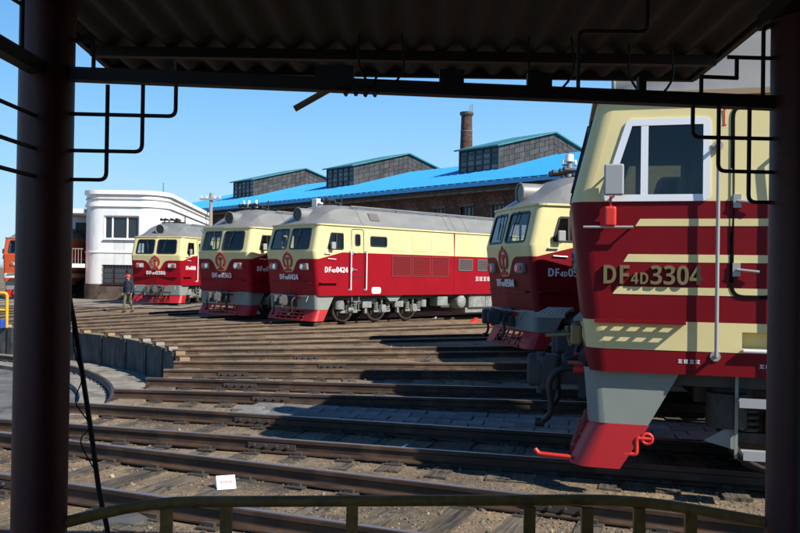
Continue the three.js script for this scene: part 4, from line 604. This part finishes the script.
    for (const zw of [-1.8, 0, 1.8]) for (const sd of [-1, 1]) {
      P('wheel', cached('wh' + zb + zw + sd, () => [cyl(0.5, 0.5, 0.12, 30, sd * 0.76, 0.525, zb + zw, 'x'), cyl(0.56, 0.56, 0.03, 30, sd * 0.69, 0.525, zb + zw, 'x'), cyl(0.09, 0.09, 0.8, 10, sd * 0.45, 0.525, zb + zw, 'x')]), mat.wheel, b);
      P('tyre', cached('ty' + zb + zw + sd, () => new THREE.LatheGeometry([[0.455, -0.066], [0.525, -0.07], [0.52, 0.07], [0.455, 0.068], [0.44, 0.05], [0.455, -0.066]].map((q) => new THREE.Vector2(...q)), 30).rotateZ(Math.PI / 2).translate(sd * 0.76, 0.525, zb + zw)), mat.tyre, b);
      P('axle_box', cached('ab' + zb + zw + sd, () => [rbox(0.3, 0.34, 0.36, sd * 1.13, 0.525, zb + zw, 0.05), cyl(0.15, 0.15, 0.06, 14, sd * 1.3, 0.525, zb + zw, 'x'), box(0.12, 0.1, 0.9, sd * 1.15, 0.44, zb + zw)]), bog, b);
      for (const q of [-0.33, 0.33]) P('spring', cached('sp' + zb + zw + sd + q, () => { const g = []; for (let k = 0; k < 5; k++) g.push(new THREE.TorusGeometry(0.085, 0.022, 5, 12).rotateX(Math.PI / 2).translate(sd * 1.17, 0.53 + k * 0.062, zb + zw + q)); return g; }), bog, b);
      P('damper', cached('dp' + zb + zw + sd, () => [cyl(0.045, 0.045, 0.26, 8, sd * 1.3, 0.94, zb + zw + 0.12), cyl(0.03, 0.03, 0.3, 8, sd * 1.3, 0.72, zb + zw + 0.12)]), bog, b);
    }
  }
  return root;
}
mat.darkGlass = new THREE.MeshPhysicalMaterial({ color: lin(0.025, 0.028, 0.03), roughness: 0.25, specularIntensity: 0.5 });
mat.emblem = M(0.42, 0.015, 0.015, 0.5);
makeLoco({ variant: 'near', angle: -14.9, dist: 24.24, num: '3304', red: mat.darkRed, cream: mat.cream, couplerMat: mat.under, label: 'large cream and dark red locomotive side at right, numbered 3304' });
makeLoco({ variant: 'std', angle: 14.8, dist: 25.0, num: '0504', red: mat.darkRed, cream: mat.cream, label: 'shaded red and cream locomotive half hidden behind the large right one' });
makeLoco({ variant: 'std', angle: 5, dist: 26.1, num: null, red: mat.red, cream: mat.cream, label: 'locomotive hidden behind the large right one, shading its left neighbour' });
makeLoco({ variant: 'std', angle: -4.8, dist: 24.6, num: null, red: mat.red, cream: mat.cream, label: 'locomotive hidden beside the large right one, only its shaded coupler showing' });
makeLoco({ variant: 'std', angle: 43.8, dist: 23.5, num: '0424', roofBox: true, red: mat.red, cream: mat.cream, label: 'red and cream locomotive with its long side in full sun, numbered 0424' });
makeLoco({ variant: 'std', angle: 54.5, dist: 23.6, num: '0363', insulators: true, red: mat.red, cream: mat.cream, label: 'red and cream locomotive with white roof insulators, front numbered 0363' });
makeLoco({ variant: 'std', angle: 76, dist: 31.4, num: '0386', red: mat.red, cream: mat.cream, label: 'farthest red and cream locomotive, sunlit front, beside the white building' });
{
  const lo = makeLoco({ variant: 'near', angle: 93.2, dist: 36, num: null, plainFront: true, red: mat.orange, cream: mat.orange, label: 'orange locomotive at the far left edge, behind the dark pillar' });
  lo.traverse((m) => { if (m.name === 'cream_stripe' || m.name === 'cream_band') m.material = mat.white; });
}

// ---------------------------------------------------------------- worker walking
{
  const t = thing('person', 'worker in red helmet, dark jacket and olive trousers walking across tracks', 'person', null, -12.95, groundY(-12.95, -39.6) + 0.01, -39.6, -0.35);
  // joints: a, b, ra, rb, region
  const B = [
    [[0, 0.98, 0], [0, 1.22, 0.0], 0.125, 0.135, 'jacket', 1.35], [[0, 1.22, 0], [0, 1.42, -0.01], 0.135, 0.12, 'jacket', 1.45], [[-0.13, 1.44, -0.01], [0.13, 1.44, -0.01], 0.075, 0.075, 'jacket'],
    [[0, 0.93, 0], [0, 1.0, 0], 0.12, 0.12, 'trousers', 1.3],
    [[0, 1.46, -0.01], [0, 1.58, 0.01], 0.055, 0.05, 'skin'], [[0, 1.64, 0.02], [0, 1.70, 0.02], 0.082, 0.09, 'skin'], [[0, 1.6, 0.06], [0, 1.61, 0.07], 0.045, 0.045, 'skin'], [[0, 1.655, 0.105], [0, 1.64, 0.125], 0.014, 0.017, 'skin'],
    [[-0.18, 1.42, -0.01], [-0.25, 1.16, -0.05], 0.07, 0.058, 'jacket'], [[-0.25, 1.16, -0.05], [-0.24, 0.93, 0.06], 0.056, 0.046, 'jacket'], [[-0.24, 0.92, 0.065], [-0.235, 0.85, 0.1], 0.034, 0.03, 'skin'],
    [[0.18, 1.42, -0.01], [0.26, 1.17, -0.03], 0.07, 0.058, 'jacket'], [[0.26, 1.17, -0.03], [0.28, 0.95, 0.1], 0.056, 0.046, 'jacket'], [[0.28, 0.94, 0.105], [0.28, 0.87, 0.14], 0.034, 0.03, 'skin'],
    [[-0.09, 0.93, 0], [-0.11, 0.52, 0.13], 0.095, 0.07, 'trousers'], [[-0.11, 0.52, 0.13], [-0.11, 0.1, 0.1], 0.068, 0.055, 'trousers'], [[-0.11, 0.05, 0.08], [-0.12, 0.04, 0.24], 0.05, 0.042, 'shoe'],
    [[0.09, 0.93, 0], [0.1, 0.52, -0.03], 0.095, 0.07, 'trousers'], [[0.1, 0.52, -0.03], [0.11, 0.12, -0.22], 0.068, 0.055, 'trousers'], [[0.11, 0.07, -0.24], [0.12, 0.04, -0.09], 0.048, 0.042, 'shoe'],
  ];
  for (const [s, hx, hy, hz] of [[-1, -0.235, 0.85, 0.1], [1, 0.28, 0.87, 0.14]]) { for (let k = 0; k < 4; k++) B.push([[hx + (k - 1.5) * 0.017, hy - 0.02, hz], [hx + (k - 1.5) * 0.018, hy - 0.085 + Math.abs(k - 1.4) * 0.01, hz + 0.015], 0.0095, 0.008, 'skin']); B.push([[hx - s * 0.03, hy + 0.03, hz], [hx - s * 0.045, hy - 0.03, hz + 0.03], 0.011, 0.009, 'skin']); }
  const colr = { jacket: [0.018, 0.022, 0.035], trousers: [0.10, 0.10, 0.045], skin: [0.36, 0.2, 0.13], shoe: [0.02, 0.018, 0.016] };
  const capD = (px, py, pz, b) => { const [a, c, ra, rb, , wide] = b; const sx = wide || 1; const ax = a[0] / sx, cx = c[0] / sx, qx = px / sx; const dx = cx - ax, dy = c[1] - a[1], dzz = c[2] - a[2], l = dx * dx + dy * dy + dzz * dzz; const h = clamp(((qx - ax) * dx + (py - a[1]) * dy + (pz - a[2]) * dzz) / l); return Math.hypot(qx - ax - dx * h, py - a[1] - dy * h, pz - a[2] - dzz * h) - mix(ra, rb, h); };
  const field = (x, y, z) => { let d = 1e3; for (const b of B) { const q = capD(x, y, z, b), k = b[2] < 0.02 ? 0.006 : 0.03; const h = Math.max(k - Math.abs(d - q), 0) / k; d = Math.min(d, q) - h * h * k * 0.25; } return d; };
  const march = (cx, cy, cz, half, res) => { const mc = new MarchingCubes(res, mat.black, false, false, 60000); mc.isolation = 0; for (let k = 0; k < res; k++) for (let j = 0; j < res; j++) for (let i = 0; i < res; i++) { const hf = res / 2; mc.field[i + j * res + k * res * res] = -field(cx + (i - hf) / hf * half, cy + (j - hf) / hf * half, cz + (k - hf) / hf * half); } mc.update(); const n = mc.count, g = new THREE.BufferGeometry(), p = new Float32Array(n * 3), nn = new Float32Array(n * 3); for (let i = 0; i < n; i++) { p[i * 3] = mc.positionArray[i * 3] * half + cx; p[i * 3 + 1] = mc.positionArray[i * 3 + 1] * half + cy; p[i * 3 + 2] = mc.positionArray[i * 3 + 2] * half + cz; } g.setAttribute('position', new THREE.BufferAttribute(p, 3)); g.computeVertexNormals(); return g; };
  const g = march(0, 0.92, 0, 0.98, 110); const p = g.attributes.position, col = new Float32Array(p.count * 3);
  for (let i = 0; i < p.count; i++) { let best = 1e3, reg = 'jacket'; for (const b of B) { const q = capD(p.getX(i), p.getY(i), p.getZ(i), b); if (q < best) { best = q; reg = b[4]; } } let c = colr[reg]; if (reg === 'trousers') { const n = vnoise(p.getX(i) * 16 + 50, p.getY(i) * 14 + 50, 4096, 6); c = n > 0.55 ? [0.16, 0.15, 0.08] : n < 0.3 ? [0.05, 0.06, 0.03] : c; } col.set(c, i * 3); }
  g.setAttribute('color', new THREE.BufferAttribute(col, 3));
  const body = new THREE.Mesh(g, new THREE.MeshStandardMaterial({ vertexColors: true, roughness: 0.9 })); body.name = 'body'; body.castShadow = body.receiveShadow = true; t.add(body);
  part(t, 'helmet', [new THREE.SphereGeometry(0.122, 20, 8, 0, Math.PI * 2, 0, 1.6).scale(1, 0.95, 1.12).translate(0, 1.71, 0.015), cyl(0.135, 0.13, 0.014, 20, 0, 1.71, 0.02).scale(1, 1, 1), rbox(0.16, 0.014, 0.1, 0, 1.71, 0.15, 0.006)], mat.signal);
  part(t, 'face', [new THREE.SphereGeometry(0.009, 6, 5).translate(-0.033, 1.672, 0.098), new THREE.SphereGeometry(0.009, 6, 5).translate(0.033, 1.672, 0.098), rbox(0.045, 0.009, 0.01, 0, 1.605, 0.112, 0.003)], mat.black);
}

// ---------------------------------------------------------------- small things on the ground
{
  const b = thing('white_carton', 'small white carton with red print lying on a sleeper in the foreground', 'carton', null, -1.75, -0.175, -8.5, 0.35);
  part(b, 'carton', slab([[-0.09, 0], [0.09, 0], [0.02, 0.115]], [], 0.19).rotateY(Math.PI / 2).translate(-0.095, 0, 0), mat.paper); part(b, 'print', [-0.05, -0.025, 0.0, 0.03, 0.05].map((x, i) => box(0.012, i % 2 ? 0.02 : 0.03, 0.003, x, 0.058, 0.036, -0.54)), mat.print);
  const scrap = (name, label, x, z, s, ry, m) => { const g = remap(new THREE.PlaneGeometry(s, s * 0.7, 4, 4), (px, py) => [px, 0.02 + 0.35 * s * Math.abs(Math.sin(px / s * 3 + 0.6)) + 0.1 * s * Math.sin(py / s * 5), py]); const o = single(name, label, 'paper', g, m || mat.paper, 'scraps of paper'); o.position.set(x, groundY(x, z), z); o.rotation.y = ry; return o; };
  scrap('paper_scrap', 'crumpled paper in the shadow beside the second nearest track', 0.05, -10.35, 0.22, 0.4);
  scrap('paper_scrap', 'small white scrap in the sun among the far rails', 1.55, -37, 0.3, 1.1);
  scrap('paper_scrap', 'white scrap in the middle of the rails, centre', 0.75, -20.6, 0.26, 0.2);
  for (const [x, z, r, l] of [[3.1, -35.8, 0.5, 'red iron wheel shoe on the ground, left of the shaded locomotive'], [3.75, -34.2, 0.9, 'red iron wheel shoe partly behind the shaded locomotive front']]) { const t = thing('wheel_chock', l, 'wheel chock', 'red wheel chocks', x, -0.17, z, r); part(t, 'shoe', remap(new THREE.BoxGeometry(0.55, 0.26, 0.2, 6, 1, 1), (px, y, pz) => [px, y > 0 ? mix(0.04, 0.3, clamp((px + 0.27) / 0.5) ** 1.6) : 0, pz]), mat.signal); part(t, 'handle', rod(V(0.25, 0.24, 0), V(0.62, 0.1, 0), 0.025, 6), mat.signal); }
  for (const [x, z, s] of [[-2.4, -7.3, 0.16], [2.35, -8.05, 0.13]]) { const g = new THREE.IcosahedronGeometry(s, 1); single('lump_of_stone', x < 0 ? 'dark flat stone by the left end of the railing' : 'pale broken concrete lump right of centre', 'stone', remap(g, (a, b, c) => { const q = 0.75 + 0.5 * vnoise(a * 12 + 20, c * 12 + b * 9 + 20, 4096, 5); return [a * 1.6 * q, b * 0.45 * q, c * q]; }), x < 0 ? mat.under : mat.ledge).position.set(x, groundY(x, z), z); }
  const k = thing('yellow_block', 'yellow painted block at the pit edge below the rail ends', 'block', null, -4.95, -0.35, -13.4, -0.1); part(k, 'block', rbox(0.34, 0.18, 0.22, 0, 0.09, 0, 0.015), mat.yellow); part(k, 'bracket', rbox(0.1, 0.3, 0.3, 0.2, 0, 0, 0.02), mat.conc);
  // yellow handrail on the far rim of the pit
  const y = thing('yellow_handrail', 'yellow pipe handrail at the left edge beyond the pit', 'handrail', null, -13.85, -0.12, -29.3, 0.1);
  part(y, 'pipe', bentPipe([V(0, 0, 0), V(0, 1.22, 0), V(-2.6, 1.22, 0), V(-2.6, 0, 0)], 0.055, 0.14, 10), mat.yellow); part(y, 'middle_pipe', rod(V(0, 0.62, 0), V(-2.6, 0.62, 0), 0.045, 8), mat.yellow); part(y, 'post', rod(V(-1.3, 0, 0), V(-1.3, 1.22, 0), 0.05, 8), mat.yellow);
  const bb = single('blue_box', 'small blue metal box at the foot of the yellow handrail', 'box', rbox(0.4, 0.3, 0.3, 0, 0.15, 0, 0.02), mat.blue); bb.position.set(-14.0, -0.12, -29.0);
}
// ---------------------------------------------------------------- the trackside shelter round the camera
{
  const t = thing('trackside_shelter', 'dark iron shelter framing the view, with lattice bars and sheet roof', 'shelter', null, 0, 0, 0);
  const zF = -3.4, xL = -1.46, xR = 1.625, zB = 2.2, roofY = (z) => 3.437 + z * 0.0595, br = 0.0085;
  for (const [x, z] of [[xL, zF], [xR, zF], [xL, zB], [xR, zB]]) { const h = roofY(z) - 0.0; const pl = part(t, 'pillar', cyl(0.108, 0.108, h + 0.3, 40, x, h / 2 - 0.15, z), mat.maroon); }
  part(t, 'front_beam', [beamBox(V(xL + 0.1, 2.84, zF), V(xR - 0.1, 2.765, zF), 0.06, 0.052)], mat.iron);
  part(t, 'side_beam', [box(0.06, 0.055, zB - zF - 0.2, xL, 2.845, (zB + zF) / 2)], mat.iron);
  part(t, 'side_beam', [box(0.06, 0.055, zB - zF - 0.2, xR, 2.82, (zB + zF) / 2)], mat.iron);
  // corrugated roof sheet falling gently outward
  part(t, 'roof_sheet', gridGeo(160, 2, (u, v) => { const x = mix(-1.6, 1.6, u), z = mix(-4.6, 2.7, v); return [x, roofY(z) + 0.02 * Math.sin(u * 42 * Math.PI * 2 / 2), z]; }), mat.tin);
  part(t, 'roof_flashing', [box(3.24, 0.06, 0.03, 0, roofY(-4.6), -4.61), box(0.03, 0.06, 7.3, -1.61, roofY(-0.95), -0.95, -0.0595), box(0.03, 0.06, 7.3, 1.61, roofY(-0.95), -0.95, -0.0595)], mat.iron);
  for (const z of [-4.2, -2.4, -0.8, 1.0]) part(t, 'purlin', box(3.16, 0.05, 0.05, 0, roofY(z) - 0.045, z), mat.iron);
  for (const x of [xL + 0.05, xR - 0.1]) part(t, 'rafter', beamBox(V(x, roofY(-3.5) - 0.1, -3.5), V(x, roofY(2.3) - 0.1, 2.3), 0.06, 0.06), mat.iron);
  for (const [x, w] of [[-0.95, 0.03], [-0.28, 0.16], [0.2, 0.1], [0.56, 0.1], [0.98, 0.03]]) part(t, 'beam_bracket', box(w, 0.07, 0.04, x, 2.85 - 0.022 * x, zF - 0.002), mat.iron);
  // rear and right walls of sheet metal, floor
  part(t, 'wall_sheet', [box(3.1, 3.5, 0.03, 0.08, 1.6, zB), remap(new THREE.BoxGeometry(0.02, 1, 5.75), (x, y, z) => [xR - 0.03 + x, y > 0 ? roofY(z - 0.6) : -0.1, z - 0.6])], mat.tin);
  part(t, 'floor_slab', box(3.5, 0.3, 5.4, 0.08, -0.02, -0.5), mat.conc);
  // lattice of bent bars
  const lat = (name, pts) => part(t, name, bentPipe(pts.map((q) => V(...q)), br, 0.03, 6), mat.iron);
  lat('lattice_bar', [[-1.21, 2.8, zF], [-1.21, 2.409, zF], [xL, 2.409, zF]]);
  lat('lattice_bar', [[-1.064, 2.8, zF + 0.004], [-1.064, 2.526, zF + 0.004], [xL, 2.528, zF + 0.004]]);
  lat('lattice_bar', [[-0.931, 2.8, zF - 0.004], [-0.931, 2.675, zF - 0.004], [xL, 2.68, zF - 0.004]]);
  lat('lattice_bar', [[-1.27, 2.83, zF], [-1.27, 2.98, zF], [xL, 2.98, zF]]);
  lat('lattice_bar', [[1.192, 2.77, zF], [1.192, 2.621, zF], [xR, 2.618, zF]]);
  lat('lattice_bar', [[1.297, 2.77, zF + 0.004], [1.297, 2.483, zF + 0.004], [xR, 2.48, zF + 0.004]]);
  lat('lattice_bar', [[1.426, 2.77, zF - 0.004], [1.426, 2.358, zF - 0.004], [xR, 2.358, zF - 0.004]]);
  part(t, 'lattice_bar', [rod(V(1.225, 2.78, zF), V(1.225, 2.875, zF), br, 6), rod(V(1.217, 2.87, zF), V(1.376, 2.866, zF), br, 6)], mat.iron);
  part(t, 'lattice_bar', [rod(V(1.368, 2.86, zF + 0.004), V(1.368, 2.955, zF + 0.004), br, 6)], mat.iron);
  lat('lattice_bar', [[1.478, 2.78, zF], [1.478, 3.085, zF], [xR, 3.085, zF]]);
  lat('lattice_bar', [[1.33, 2.951, zF + 0.003], [xR, 2.947, zF + 0.003]]);
  for (const [z, y] of [[-0.1, 2.409], [0.15, 2.52], [0.35, 2.65]]) lat('lattice_bar', [[xL, y, zF], [xL, y, -2.4 - z], [xL, 2.83, -2.4 - z]]);
  lat('lattice_bar', [[xL, 2.85, -3.17], [xL, 3.2, -3.17]]);
  lat('lattice_bar', [[xL, 3.05, -3.17], [xL, 3.02, -2.4]]);
  // lattice seen against the roof, and hanging loops of wire
  lat('lattice_bar', [[0.72, 2.8, zF], [0.72, 3.05, zF], [1.0, 3.05, zF], [1.0, 3.2, zF]]);
  for (const [x, z] of [[-0.1, -3.9], [0.7, -3.9], [1.2, -4.0]]) part(t, 'wire_loop', tube([V(x - 0.11, 3.17, z), V(x - 0.1, 3.0, z), V(x, 2.9, z), V(x + 0.1, 3.0, z), V(x + 0.09, 3.17, z)], 0.006, 5, 20), mat.iron);
  part(t, 'wire_knot', [tube(Array.from({ length: 14 }, (_, i) => V(-0.26 + i * 0.012, 2.79 + 0.02 * Math.sin(i * 1.9), zF + 0.04 * Math.cos(i * 1.9))), 0.006, 5, 60), rod(V(-0.13, 2.8, zF + 0.03), V(-0.1, 2.85, zF + 0.04), 0.005, 5)], mat.iron);
  const s = single('wooden_stick', 'short tan stick hanging aslant from the beam against the sky', 'stick', rod(V(-0.44, 2.708, zF + 0.02), V(-0.27, 2.81, zF + 0.01), 0.013, 10), mat.tan);
  // railing in front
  const r = thing('railing', 'olive painted low railing across the bottom of the view', 'railing', null, 0, 0, 0);
  part(r, 'top_rail', bentPipe([V(-1.47, 0.985, -3.36), V(-1.06, 1.05, -3.56), V(1.06, 1.075, -3.62), V(1.6, 1.03, -3.42)], 0.024, 0.25, 10), mat.olive);
  for (const x of [-0.985, -0.73, -0.19, 0.575, 0.825, 1.05, 1.26]) part(r, 'post', box(0.05, 1.1, 0.022, x, 0.495, -3.58 - 0.015 * x + (x > 1.1 ? 0.04 : 0)), mat.olive);
  part(r, 'bottom_rail', beamBox(V(-1.3, 0.32, -3.55), V(1.3, 0.32, -3.58), 0.03, 0.03), mat.olive);
  // cable hanging by the left pillar
  const c = thing('hanging_cable', 'black cable with a thin wire wound round it by left pillar', 'cable', null, 0, 0, 0);
  part(c, 'cable', tube([V(-1.46, 2.75, -3.54), V(-1.44, 2.3, -3.54), V(-1.42, 2.0, -3.54), V(-1.371, 1.735, -3.54), V(-1.306, 1.352, -3.54), V(-1.266, 1.096, -3.54), V(-1.215, 0.85, -3.54), V(-1.18, 0.4, -3.54), V(-1.2, 0.1, -3.54)], 0.0115, 8, 60), mat.rubber);
  part(c, 'wire', tube([V(-1.39, 1.85, -3.53), V(-1.38, 1.7, -3.53), V(-1.345, 1.58, -3.53), V(-1.37, 1.48, -3.53), V(-1.31, 1.38, -3.53), V(-1.345, 1.31, -3.53), V(-1.29, 1.2, -3.53)], 0.003, 5, 50), mat.rubber);
}
renderer.render(scene, camera);
